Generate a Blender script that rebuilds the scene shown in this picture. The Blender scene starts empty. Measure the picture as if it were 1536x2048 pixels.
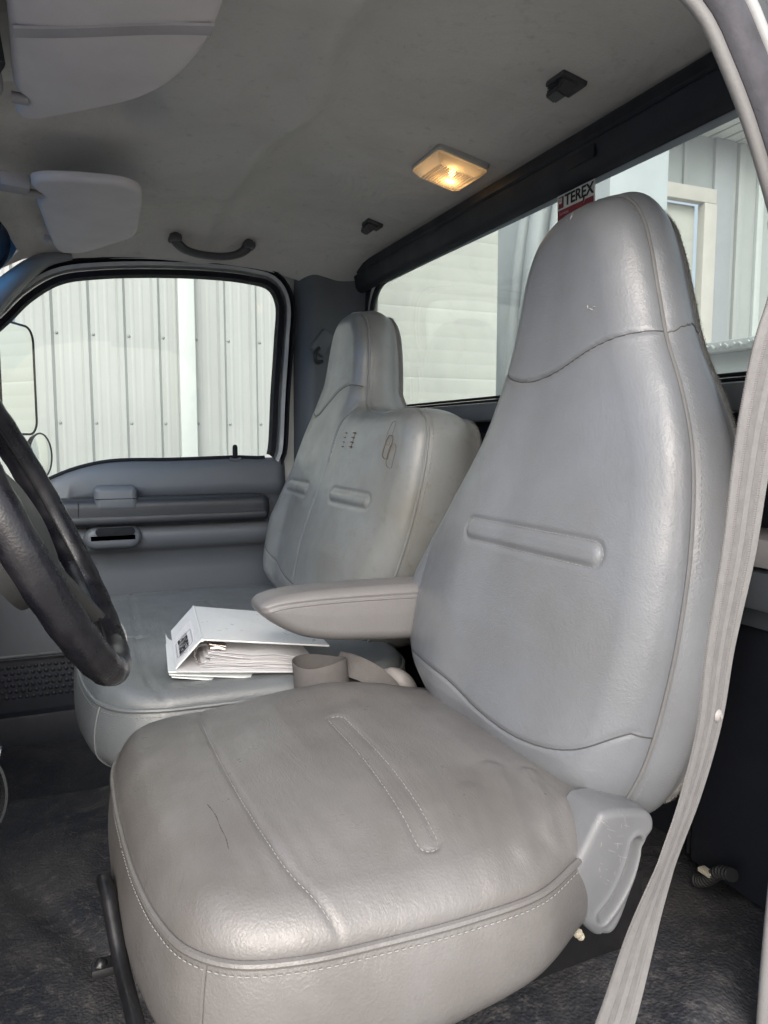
import bpy, bmesh, math, random
import numpy as np
from mathutils import Vector, Matrix

random.seed(7); np.random.seed(7)
sc = bpy.context.scene
COL = sc.collection
R_ = math.radians

# ------------------------------------------------------------------ camera
cd = bpy.data.cameras.new("camera"); cam = bpy.data.objects.new("camera", cd); COL.objects.link(cam)
cd.sensor_fit = 'VERTICAL'; cd.sensor_height = 36.0; cd.lens = 36.0 * 1480.0 / 2048.0
cd.clip_start = 0.02; cd.clip_end = 2000
cam.location = (0, 0, 1.6)
cam.rotation_euler = (R_(90 - 5.75), 0, R_(-90 - 22.8))
sc.camera = cam
sc.render.resolution_x, sc.render.resolution_y = 768, 1024

# ------------------------------------------------------------------ sky, sun, exposure
W = bpy.data.worlds.new("World"); sc.world = W; W.use_nodes = True
wn = W.node_tree.nodes; wl = W.node_tree.links
bg = wn["Background"]
sky = wn.new("ShaderNodeTexSky"); sky.sky_type = 'NISHITA'; sky.sun_disc = False
SUN_EL, SUN_AZ = 33.0, 292.0          # compass-like: azimuth measured clockwise from +Y
sky.sun_elevation = R_(SUN_EL); sky.sun_rotation = R_(SUN_AZ)
sky.air_density = 1.0; sky.dust_density = 6.0; sky.ozone_density = 1.0
hsv = wn.new("ShaderNodeHueSaturation"); hsv.inputs['Saturation'].default_value = 0.5
wl.new(sky.outputs[0], hsv.inputs['Color']); wl.new(hsv.outputs[0], bg.inputs[0])
bg.inputs[1].default_value = 0.13
sl = bpy.data.lights.new("sun", 'SUN'); so = bpy.data.objects.new("sun", sl); COL.objects.link(so)
sl.energy = 0.95; sl.angle = R_(165); sl.color = (1.0, 0.99, 0.985)
sd = Vector((math.sin(R_(SUN_AZ)) * math.cos(R_(SUN_EL)), math.cos(R_(SUN_AZ)) * math.cos(R_(SUN_EL)), math.sin(R_(SUN_EL))))
so.rotation_euler = sd.to_track_quat('Z', 'Y').to_euler(); so.location = sd * 20

vs = sc.view_settings
vs.view_transform = 'Standard'; vs.look = 'None'; vs.gamma = 1.0; vs.use_curve_mapping = False
vs.exposure = 1.22
sc.render.engine = 'CYCLES'
sc.cycles.use_denoising = True
sc.cycles.max_bounces = 12; sc.cycles.diffuse_bounces = 7; sc.cycles.transparent_max_bounces = 16
sc.cycles.sample_clamp_indirect = 6.0

# ------------------------------------------------------------------ materials
MATS = {}
def lin(c):
    return tuple((x / 12.92 if x <= .04045 else ((x + .055) / 1.055) ** 2.4) for x in c)

class NT:
    def __init__(s, name):
        s.m = bpy.data.materials.new(name); s.m.use_nodes = True
        s.t = s.m.node_tree; s.n = s.t.nodes; s.l = s.t.links
        s.b = s.n["Principled BSDF"]; s.out = s.n["Material Output"]
        s.co = s.n.new("ShaderNodeTexCoord")
        MATS[name] = s.m
    def noise(s, scale, detail=4, rough=.55, vec=None, dist=0, stretch=None):
        t = s.n.new("ShaderNodeTexNoise"); t.inputs['Scale'].default_value = scale
        t.inputs['Detail'].default_value = detail; t.inputs['Roughness'].default_value = rough
        t.inputs['Distortion'].default_value = dist
        v = vec or s.co.outputs['Object']
        if stretch:
            mp = s.n.new("ShaderNodeMapping"); mp.inputs['Scale'].default_value = stretch
            s.l.new(v, mp.inputs[0]); v = mp.outputs[0]
        s.l.new(v, t.inputs['Vector']); return t.outputs['Fac']
    def voro(s, scale, feature='F1', stretch=None, rnd=1.0):
        t = s.n.new("ShaderNodeTexVoronoi"); t.feature = feature; t.inputs['Scale'].default_value = scale
        t.inputs['Randomness'].default_value = rnd
        v = s.co.outputs['Object']
        if stretch:
            mp = s.n.new("ShaderNodeMapping"); mp.inputs['Scale'].default_value = stretch
            s.l.new(v, mp.inputs[0]); v = mp.outputs[0]
        s.l.new(v, t.inputs['Vector']); return t.outputs['Distance']
    def ramp(s, f, stops):
        r = s.n.new("ShaderNodeValToRGB"); e = r.color_ramp.elements
        while len(e) < len(stops): e.new(0.5)
        for k, (p, c) in enumerate(stops):
            e[k].position = p; e[k].color = (*c, 1) if len(c) == 3 else c
        s.l.new(f, r.inputs[0]); return r.outputs[0]
    def mix(s, f, a, b, mode='MIX'):
        m = s.n.new("ShaderNodeMix"); m.data_type = 'RGBA'; m.blend_type = mode
        for k, v in ((0, f), (6, a), (7, b)):
            if hasattr(v, 'links') or hasattr(v, 'is_linked'): s.l.new(v, m.inputs[k])
            elif k == 0: m.inputs[0].default_value = v
            else: m.inputs[k].default_value = (*v, 1)
        return m.outputs[2]
    def math(s, op, a, b=None):
        m = s.n.new("ShaderNodeMath"); m.operation = op
        for k, v in ((0, a), (1, b)):
            if v is None: continue
            if hasattr(v, 'is_linked'): s.l.new(v, m.inputs[k])
            else: m.inputs[k].default_value = v
        return m.outputs[0]
    def bump(s, h, dist, strength=1.0, prev=None):
        b = s.n.new("ShaderNodeBump"); b.inputs['Distance'].default_value = dist
        b.inputs['Strength'].default_value = strength
        s.l.new(h, b.inputs['Height'])
        if prev is not None: s.l.new(prev, b.inputs['Normal'])
        return b.outputs[0]
    def set(s, color=None, rough=None, metal=None, normal=None, spec=None, **kw):
        for key, v in (('Base Color', color), ('Roughness', rough), ('Metallic', metal), ('Normal', normal), ('Specular IOR Level', spec)):
            if v is None: continue
            if hasattr(v, 'is_linked'): s.l.new(v, s.b.inputs[key])
            elif key == 'Base Color': s.b.inputs[key].default_value = (*v, 1)
            else: s.b.inputs[key].default_value = v
        for k, v in kw.items(): s.b.inputs[k.replace('_', ' ')].default_value = v
        return s.m

def leather(name, base, dirt, dirt_amt=.5, rough=.40, wr=1.0, stain=None):
    t = NT(name)
    big = t.noise(4.5, 5, .6); mid = t.noise(16, 5, .65); fine = t.noise(120, 3, .6)
    f = t.math('MULTIPLY', t.ramp(big, [(.38, (0, 0, 0)), (.68, (1, 1, 1))]), dirt_amt)
    c = t.mix(f, base, dirt)
    c = t.mix(t.math('MULTIPLY', t.ramp(mid, [(.45, (0, 0, 0)), (.8, (1, 1, 1))]), .35), c, tuple(x * .72 for x in base))
    c = t.mix(t.math('MULTIPLY', fine, .16), c, tuple(x * .6 for x in base))
    if stain:
        st = t.noise(26, 6, .7); c = t.mix(t.math('MULTIPLY', t.ramp(st, [(.56, (0, 0, 0)), (.72, (1, 1, 1))]), .5), c, stain)
    cell = t.voro(420, 'SMOOTH_F1'); cell2 = t.noise(300, 3, .7)
    wrk = t.noise(34, 6, .7, dist=1.2, stretch=(.35, 1.6, 1)); wr2 = t.noise(9, 4, .6, dist=.8)
    n = t.bump(wr2, .004 * wr, .5)
    n = t.bump(t.ramp(wrk, [(.42, (0, 0, 0)), (.5, (1, 1, 1)), (.58, (0, 0, 0))]), .0010 * wr, .25, n)
    n = t.bump(cell, .0006, .38, n)
    n = t.bump(cell2, .0004, .35, n)
    rg = t.ramp(mid, [(.3, (rough - .06,) * 3), (.7, (rough + .12,) * 3)])
    t.b.inputs['Coat Weight'].default_value = .30; t.b.inputs['Coat Roughness'].default_value = .30; t.l.new(n, t.b.inputs['Coat Normal'])
    return t.set(color=c, rough=rg, normal=n, spec=.55)

leather('leather_driver', (.186, .198, .218), (.155, .155, .156), .75, .34, .35)
leather('leather_cushion', (.158, .154, .154), (.104, .096, .090), .9, .32, .5)
leather('leather_passenger', (.222, .234, .238), (.165, .160, .140), .85, .36, .35, stain=(.135, .118, .085))
leather('leather_passenger_cushion', (.162, .176, .186), (.135, .14, .14), .6, .34, .6)
leather('vinyl_armrest', (.158, .154, .156), (.135, .128, .127), .4, .5, .25)

def simple(name, col, rough=.5, metal=0, grain=None, gdist=.0006, var=.15, vscale=20, spec=.5, coat=0):
    t = NT(name)
    v = t.noise(vscale, 5, .6)
    c = t.mix(t.ramp(v, [(.3, (0, 0, 0)), (.75, (1, 1, 1))]), col, tuple(x * (1 - var) for x in col))
    n = None
    if grain: n = t.bump(t.noise(grain, 3, .6), gdist, .7)
    rg = t.ramp(t.noise(vscale * 2.3, 4, .6), [(.3, (max(rough - .07, .02),) * 3), (.7, (min(rough + .09, 1),) * 3)])
    m = t.set(color=c, rough=rg, metal=metal, normal=n, spec=spec)
    if coat: t.b.inputs['Coat Weight'].default_value = coat
    return m
simple('stitch', (.25, .248, .246), .8)
simple('scuff_dark', (.065, .06, .058), .8, var=.4, vscale=200)
simple('seam_dark', (.075, .075, .078), .7)
simple('stitch_dark', (.18, .18, .18), .7)
simple('piping', (.19, .188, .188), .38, grain=300, var=.2)
simple('door_plastic', (.088, .097, .110), .5, grain=500, gdist=.0004, var=.08, vscale=6)
simple('door_dark', (.022, .025, .031), .42, grain=500, gdist=.0003, var=.2)
simple('kick_rubber', (.018, .021, .03), .55, grain=300)
simple('trim_black', (.014, .016, .023), .6, grain=400, gdist=.0003, var=.2, vscale=8, spec=.35)
simple('seal_black', (.010, .011, .015), .8, grain=200, var=.3, spec=.25)
simple('seal_grey', (.07, .07, .085), .7, grain=220, var=.45, vscale=30)
simple('pillar_plastic', (.075, .085, .095), .5, grain=450, var=.1, vscale=6)
simple('apillar_plastic', (.17, .175, .18), .5, grain=450, var=.1, vscale=6)
simple('jamb_paint', (.45, .46, .47), .35, grain=40, gdist=.001, var=.3, vscale=18, coat=.3)
simple('strip_plastic', (.175, .172, .174), .45, grain=300, var=.1)
simple('white_paint', (.55, .58, .58), .35, var=.08)
simple('hub_plastic', (.045, .046, .046), .5, grain=450, var=.1, vscale=6)
simple('black_metal', (.012, .012, .014), .35, grain=120, gdist=.0004, var=.4)
simple('rust', (.025, .015, .011), .85, grain=200, var=.5, vscale=60)
simple('recliner_plastic', (.168, .174, .185), .42, grain=350, gdist=.0003, var=.1, vscale=30)
simple('scuff', (.40, .40, .38), .8, var=.2, vscale=90)
simple('foam', (.5, .46, .36), .95, grain=300, gdist=.002, var=.4, vscale=90)
simple('hook_plastic', (.055, .055, .06), .5, grain=400, var=.2)
simple('visor_fabric', (.56, .53, .53), .95, grain=700, gdist=.0006, var=.14, vscale=9, spec=.15)
simple('visor_band', (.36, .345, .35), .9, grain=600, var=.2, vscale=14, spec=.15)
simple('grey_vinyl_light', (.28, .265, .26), .5, var=.1)
simple('binder_white', (.80, .82, .82), .33, grain=60, gdist=.0006, var=.04)
simple('paper', (.74, .73, .74), .9, var=.06, vscale=60)
simple('print_black', (.012, .012, .014), .6)
simple('print_red', (.22, .012, .035), .5)
simple('print_white', (.72, .74, .70), .5)
simple('print_pink', (.55, .3, .33), .5)
simple('sticker_rust', (.15, .105, .065), .8, var=.4, vscale=120)
simple('metal_ring', (.62, .58, .54), .25, metal=1.0)
simple('chrome', (.75, .75, .75), .12, metal=1.0, var=.05)
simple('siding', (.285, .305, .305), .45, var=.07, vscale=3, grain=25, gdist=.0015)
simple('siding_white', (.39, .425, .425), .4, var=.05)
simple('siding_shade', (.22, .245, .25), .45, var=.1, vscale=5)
simple('garage_panel', (.37, .385, .36), .5, var=.05, vscale=4, grain=180, gdist=.001)
simple('garage_trim', (.40, .39, .36), .5, var=.1, vscale=12)
simple('soffit', (.56, .56, .53), .55, var=.1)
simple('corner_steel', (.24, .26, .28), .5, var=.1)
simple('equipment_grey', (.36, .40, .42), .4, var=.15, vscale=8)
simple('utility_white', (.50, .54, .54), .45, var=.1, vscale=12)
simple('concrete', (.36, .35, .335), .9, var=.3, vscale=3)
simple('fuzz', (.20, .197, .19), 1.0, grain=600, gdist=.002, var=.3, vscale=200)
simple('conduit', (.02, .02, .021), .5)
simple('clear_plastic', (.055, .058, .062), .25, var=.1)
simple('lamp_base', (.36, .35, .33), .5, var=.1)

# headliner: thin felt with faint smudges
t = NT('headliner_felt')
sm = t.noise(3.2, 5, .6, dist=.5); sp = t.noise(38, 4, .7); fi = t.noise(420, 2, .5, stretch=(1, .35, 1)); fb = t.noise(260, 3, .6)
c = t.mix(t.math('MULTIPLY', t.ramp(sm, [(.42, (0, 0, 0)), (.72, (1, 1, 1))]), .6), (.55, .53, .505), (.40, .38, .36))
c = t.mix(t.math('MULTIPLY', t.ramp(sp, [(.58, (0, 0, 0)), (.75, (1, 1, 1))]), .4), c, (.25, .24, .22))
c = t.mix(t.math('MULTIPLY', fi, .25), c, (.27, .27, .265))
dn = t.noise(5, 4, .5, dist=1.0)
n = t.bump(dn, .02, .45); n = t.bump(fi, .0015, .4, n); n = t.bump(fb, .001, .4, n)
t.set(color=c, rough=1.0, normal=n, spec=.1)

# rubber floor with pebble grain and trodden-in dust
t = NT('rubber_floor')
g = t.voro(260, 'SMOOTH_F1'); du = t.noise(7, 5, .65, dist=.6); d2 = t.noise(60, 5, .75); gr = t.noise(230, 2, .5)
c = t.mix(t.math('MULTIPLY', t.ramp(du, [(.4, (0, 0, 0)), (.75, (1, 1, 1))]), .8), (.018, .020, .026), (.070, .066, .065))
c = t.mix(t.math('MULTIPLY', t.ramp(d2, [(.52, (0, 0, 0)), (.72, (1, 1, 1))]), .6), c, (.13, .12, .115))
n = t.bump(t.noise(9, 4, .5, dist=.8), .012, .4); n = t.bump(g, .0018, .8, n); n = t.bump(gr, .0006, .5, n)
t.set(color=c, rough=t.ramp(d2, [(.3, (.5,) * 3), (.7, (.72,) * 3)]), normal=n, spec=.5)

# wheel leather
t = NT('wheel_leather')
we = t.noise(22, 5, .65); gl = t.voro(500, 'SMOOTH_F1')
c = t.mix(t.math('MULTIPLY', t.ramp(we, [(.48, (0, 0, 0)), (.7, (1, 1, 1))]), .7), (.007, .007, .010), (.024, .022, .025))
t.set(color=c, rough=t.ramp(we, [(.35, (.22,) * 3), (.7, (.42,) * 3)]), normal=t.bump(gl, .0005, .4, t.bump(t.noise(30, 3), .001, .15)))

# belt webbing: fine cross weave
t = NT('webbing')
wv = t.n.new("ShaderNodeTexWave"); wv.wave_type = 'BANDS'; wv.bands_direction = 'Z'; wv.inputs['Scale'].default_value = 190
wv.inputs['Distortion'].default_value = .6; t.l.new(t.co.outputs['Object'], wv.inputs['Vector'])
c = t.mix(t.ramp(t.noise(9, 4), [(.3, (0, 0, 0)), (.75, (1, 1, 1))]), (.178, .175, .177), (.148, .143, .143))
c = t.mix(t.math('MULTIPLY', wv.outputs['Fac'], .22), c, (.15, .138, .134))
t.set(color=c, rough=.75, normal=t.bump(wv.outputs['Fac'], .0008, .6, t.bump(t.noise(700, 2), .0006, .5)))
simple('webbing_stripe', (.150, .147, .149), .8, grain=500, gdist=.001, var=.25, vscale=90)
simple('webbing_light', (.180, .177, .178), .75, grain=500, gdist=.001, var=.2, vscale=90)
simple('webbing_dark', (.125, .117, .115), .8, grain=500, gdist=.001, var=.2, vscale=60)  # darker tone of the belt webbing, for the loop and its tail

# clear panes
def pane(name, tint, refl=.06, dust=0.0):
    t = NT(name); t.n.remove(t.b)
    tr = t.n.new("ShaderNodeBsdfTransparent"); tr.inputs[0].default_value = (*tint, 1)
    gl = t.n.new("ShaderNodeBsdfGlossy"); gl.inputs['Roughness'].default_value = .02
    fr = t.n.new("ShaderNodeFresnel"); ge = t.n.new("ShaderNodeNewGeometry")
    t.l.new(t.math('SUBTRACT', 1.45, t.math('MULTIPLY', ge.outputs['Backfacing'], 1.45 - 1 / 1.45)), fr.inputs[0])
    mx = t.n.new("ShaderNodeMixShader")
    t.l.new(t.math('MULTIPLY', fr.outputs[0], refl), mx.inputs[0])
    t.l.new(tr.outputs[0], mx.inputs[1]); t.l.new(gl.outputs[0], mx.inputs[2])
    if dust:      # film of dust on the pane
        df_ = t.n.new("ShaderNodeBsdfTranslucent"); df_.inputs[0].default_value = (.8, .8, .78, 1); m3 = t.n.new("ShaderNodeMixShader")
        t.l.new(t.math('MULTIPLY', t.ramp(t.noise(6, 5, .6), [(.3, (.5,) * 3), (.8, (1.6,) * 3)]), dust), m3.inputs[0])
        t.l.new(mx.outputs[0], m3.inputs[1]); t.l.new(df_.outputs[0], m3.inputs[2]); t.l.new(m3.outputs[0], t.out.inputs[0])
    else: t.l.new(mx.outputs[0], t.out.inputs[0])
    return t.m
pane('glass_door', (.93, .96, .95), .35, .015)
pane('glass_rear', (.88, .92, .91), 1.0, .10)
pane('glass_shield', (.88, .92, .92), 1.0)
pane('glass_sunband', (.08, .30, .70), 1.0)
# lamp lens: frosted clear plastic
t = NT('lens'); t.n.remove(t.b)
tr = t.n.new("ShaderNodeBsdfTransparent"); tr.inputs[0].default_value = (.95, .93, .9, 1)
tl = t.n.new("ShaderNodeBsdfTranslucent"); tl.inputs[0].default_value = (.85, .8, .72, 1)
gl = t.n.new("ShaderNodeBsdfGlossy"); gl.inputs['Roughness'].default_value = .15
m1 = t.n.new("ShaderNodeMixShader"); m1.inputs[0].default_value = .55
m2 = t.n.new("ShaderNodeMixShader"); m2.inputs[0].default_value = .10
t.l.new(tr.outputs[0], m1.inputs[1]); t.l.new(tl.outputs[0], m1.inputs[2])
t.l.new(m1.outputs[0], m2.inputs[1]); t.l.new(gl.outputs[0], m2.inputs[2]); t.l.new(m2.outputs[0], t.out.inputs[0])
t = NT('bulb'); t.set(color=(1, .8, .5)); t.b.inputs['Emission Color'].default_value = (1, .62, .25, 1); t.b.inputs['Emission Strength'].default_value = 9
t = NT('mirror_glass'); t.set(color=(.82, .85, .85), rough=.02, metal=1.0)

# ------------------------------------------------------------------ mesh helpers
def mesh(name, V, F, mats, smooth=True, idx=None, recalc=True):
    me = bpy.data.meshes.new(name); me.from_pydata([tuple(map(float, v)) for v in V], [], [tuple(map(int, f)) for f in F])
    for m in (mats if isinstance(mats, (list, tuple)) else [mats]): me.materials.append(MATS[m] if isinstance(m, str) else m)
    if recalc:
        bm = bmesh.new(); bm.from_mesh(me); bmesh.ops.recalc_face_normals(bm, faces=bm.faces); bm.to_mesh(me); bm.free()
    if idx is not None: me.polygons.foreach_set('material_index', np.asarray(idx, dtype=np.int32))
    me.polygons.foreach_set('use_smooth', [smooth] * len(me.polygons))
    me.update(); return me

def wloc(p):
    v = Vector((0, 0, 0))
    while p is not None: v = v + p.location; p = p.parent
    return v
def obj(name, V, F, mats, parent=None, smooth=True, idx=None, recalc=True, crease=None):
    V = np.asarray(V, float).reshape(-1, 3)
    if parent is not None: org = np.array(wloc(parent))
    else:
        lo, hi = V.min(0), V.max(0); org = np.array([(lo[0] + hi[0]) / 2, (lo[1] + hi[1]) / 2, lo[2]])
    me = mesh(name, V - org, F, mats, smooth, idx, recalc)
    if crease is not None: me.set_sharp_from_angle(angle=R_(crease))
    o = bpy.data.objects.new(name, me); COL.objects.link(o)
    if parent is not None: o.parent = parent
    else: o.location = Vector(org)
    return o
def thing(name, label, cat, loc, group=None):
    o = bpy.data.objects.new(name, None); COL.objects.link(o); o.location = loc; o.empty_display_size = .1
    o['label'] = label; o['category'] = cat
    if group: o['group'] = group
    return o
def tag(o, label, cat, group=None):
    o['label'] = label; o['category'] = cat
    if group: o['group'] = group
    return o
def struct(o): o['kind'] = 'structure'; return o
def stuff(o): o['kind'] = 'stuff'; return o

class MB:
    def __init__(s): s.V = []; s.F = []; s.I = []; s.mi = 0
    def add(s, V, F):
        b = len(s.V); s.V.extend([tuple(v) for v in V]); s.F.extend([tuple(b + i for i in f) for f in F]); s.I.extend([s.mi] * len(F)); return s
    def grid(s, P, cu=False, cv=False):
        P = np.asarray(P); n, m = P.shape[:2]
        F = []
        for i in range(n if cu else n - 1):
            for j in range(m if cv else m - 1):
                a, b = i, (i + 1) % n; c, d = j, (j + 1) % m
                F.append((a * m + c, b * m + c, b * m + d, a * m + d))
        return s.add(P.reshape(-1, 3), F)
    def box(s, c, size, rot=None, bev=0.0):
        h = np.array(size) / 2; bev = min(bev, h.min() * .95)
        bm = bmesh.new(); bmesh.ops.create_cube(bm, size=1.0)
        for v in bm.verts: v.co = Vector((v.co.x * size[0], v.co.y * size[1], v.co.z * size[2]))
        if bev > 0: bmesh.ops.bevel(bm, geom=list(bm.edges), offset=bev, segments=2, affect='EDGES', profile=.6)
        M = (rot.to_4x4() if rot is not None else Matrix.Identity(4)); M.translation = Vector(c)
        bm.verts.index_update()
        V = [tuple(M @ v.co) for v in bm.verts]; F = [tuple(v.index for v in f.verts) for f in bm.faces]; bm.free()
        return s.add(V, F)
    def tube(s, P, r, n=10, closed=False, caps=True, flat=1.0):
        P = np.asarray(P, float); N = len(P); r = np.full(N, r) if np.isscalar(r) else np.asarray(r)
        T = np.gradient(P, axis=0) if not closed else np.roll(P, -1, 0) - np.roll(P, 1, 0)
        T /= np.linalg.norm(T, axis=1)[:, None] + 1e-12
        u = np.cross(T[0], [0, 0, 1.0]);
        if np.linalg.norm(u) < .1: u = np.cross(T[0], [1.0, 0, 0])
        u /= np.linalg.norm(u); rings = []
        for i in range(N):
            u = u - T[i] * (u @ T[i]); u /= np.linalg.norm(u) + 1e-12; w = np.cross(T[i], u)
            a = np.linspace(0, 2 * np.pi, n, endpoint=False)
            rings.append(P[i] + r[i] * (np.cos(a)[:, None] * u + flat * np.sin(a)[:, None] * w))
        s.grid(np.array(rings), cu=closed, cv=True)
        if caps and not closed:
            b = len(s.V) - N * n
            s.F.append(tuple(b + k for k in range(n))); s.F.append(tuple(b + (N - 1) * n + k for k in range(n))); s.I += [s.mi] * 2
        return s
    def sweep(s, P, S, prof, closed=False, caps=True):
        """sweep a closed 2-D profile (a along side vector, b along tangent x side)"""
        P = np.asarray(P, float); S = np.asarray(S, float)
        if S.ndim == 1: S = np.tile(S, (len(P), 1))
        T = np.gradient(P, axis=0) if not closed else np.roll(P, -1, 0) - np.roll(P, 1, 0)
        T /= np.linalg.norm(T, axis=1)[:, None]
        S = S - T * (S * T).sum(1)[:, None]; S /= np.linalg.norm(S, axis=1)[:, None]; B = np.cross(T, S)
        pr = np.asarray(prof, float)
        rings = P[:, None] + S[:, None] * pr[None, :, 0:1] + B[:, None] * pr[None, :, 1:2]
        n = len(pr); b = len(s.V); s.grid(rings, cu=closed, cv=True)
        if caps and not closed:
            s.F.append(tuple(b + k for k in range(n))); s.F.append(tuple(b + (len(P) - 1) * n + k for k in range(n))); s.I += [s.mi] * 2
        return s
    def prism(s, poly, a0, a1, axis, bev=0.0, seg=3):
        """extrude a 2-D polygon along an axis (0 x, 1 y, 2 z), edges rounded by bev"""
        poly = np.asarray(poly, float); n = len(poly)
        ar = .5 * np.sum(poly[:, 0] * np.roll(poly[:, 1], -1) - np.roll(poly[:, 0], -1) * poly[:, 1])
        e = np.roll(poly, -1, 0) - np.roll(poly, 1, 0); e /= np.linalg.norm(e, axis=1)[:, None] + 1e-12
        nr = np.stack([e[:, 1], -e[:, 0]], 1) * (1 if ar > 0 else -1)
        rings = []; sg = 1 if a1 > a0 else -1
        if bev > 0:
            for k in range(seg + 1):
                a = k / seg * math.pi / 2; rings.append((poly - nr * bev * (1 - math.sin(a)), a0 + sg * bev * (1 - math.cos(a))))
            for k in range(seg + 1):
                a = k / seg * math.pi / 2; rings.append((poly - nr * bev * (1 - math.cos(a)), a1 - sg * bev * (1 - math.sin(a))))
        else: rings = [(poly, a0), (poly, a1)]
        def to3(p, a):
            z = np.full((len(p), 1), a)
            return np.hstack([z, p]) if axis == 0 else (np.hstack([p[:, :1], z, p[:, 1:]]) if axis == 1 else np.hstack([p, z]))
        G = np.array([to3(p, a) for p, a in rings]); b = len(s.V); s.grid(G, cv=True)
        s.F.append(tuple(b + k for k in range(n))); s.F.append(tuple(b + (len(rings) - 1) * n + k for k in range(n))); s.I += [s.mi] * 2
        return s
    def dome(s, c, r, axis=(0, 0, 1), n=12, k=4, flat=1.0):
        ax = Vector(axis).normalized(); q = ax.to_track_quat('Z', 'Y').to_matrix()
        rings = []
        for i in range(k + 1):
            a = i / k * math.pi / 2
            rr, zz = r * math.cos(a) + (1e-5 if i == k else 0), r * math.sin(a) * flat
            rings.append([tuple(Vector(c) + q @ Vector((rr * math.cos(b), rr * math.sin(b), zz))) for b in np.linspace(0, 2 * math.pi, n, endpoint=False)])
        return s.grid(np.array(rings), cv=True)
    def build(s, name, mats, parent=None, smooth=True, crease=40, recalc=True):
        return obj(name, s.V, s.F, mats, parent, smooth, s.I, recalc, crease)

def catmull(pts, n, closed=False):
    p = np.asarray(pts, float)
    if closed: q = np.vstack([p[-1], p, p[0], p[1]])
    else: q = np.vstack([2 * p[0] - p[1], p, 2 * p[-1] - p[-2]])
    out = []
    for i in range(1, len(q) - 2):
        p0, p1, p2, p3 = q[i - 1], q[i], q[i + 1], q[i + 2]
        t0 = 0; t1 = t0 + max(np.linalg.norm(p1 - p0), 1e-6) ** .5; t2 = t1 + max(np.linalg.norm(p2 - p1), 1e-6) ** .5; t3 = t2 + max(np.linalg.norm(p3 - p2), 1e-6) ** .5
        t = np.linspace(t1, t2, 24, endpoint=False)[:, None]
        A1 = (t1 - t) / (t1 - t0) * p0 + (t - t0) / (t1 - t0) * p1; A2 = (t2 - t) / (t2 - t1) * p1 + (t - t1) / (t2 - t1) * p2; A3 = (t3 - t) / (t3 - t2) * p2 + (t - t2) / (t3 - t2) * p3
        B1 = (t2 - t) / (t2 - t0) * A1 + (t - t0) / (t2 - t0) * A2; B2 = (t3 - t) / (t3 - t1) * A2 + (t - t1) / (t3 - t1) * A3
        out.append((t2 - t) / (t2 - t1) * B1 + (t - t1) / (t2 - t1) * B2)
    out = np.vstack(out + [q[-2:-1]]); d = np.r_[0, np.cumsum(np.linalg.norm(np.diff(out, axis=0), axis=1))]
    s = np.linspace(0, d[-1], n, endpoint=not closed)
    return np.stack([np.interp(s, d, out[:, k]) for k in range(out.shape[1])], 1)

def seg_dist(P, poly, closed):
    P = np.asarray(P, float); A = np.asarray(poly, float); Bq = np.roll(A, -1, 0) if closed else A[1:]; Aq = A if closed else A[:-1]
    out = np.empty(len(P)); D = Bq - Aq; L = (D ** 2).sum(1) + 1e-12
    for i in range(0, len(P), 4000):
        p = P[i:i + 4000][:, None]; t = np.clip(((p - Aq) * D).sum(2) / L, 0, 1)
        out[i:i + 4000] = np.sqrt((((Aq + t[..., None] * D) - p) ** 2).sum(2).min(1))
    return out

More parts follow.
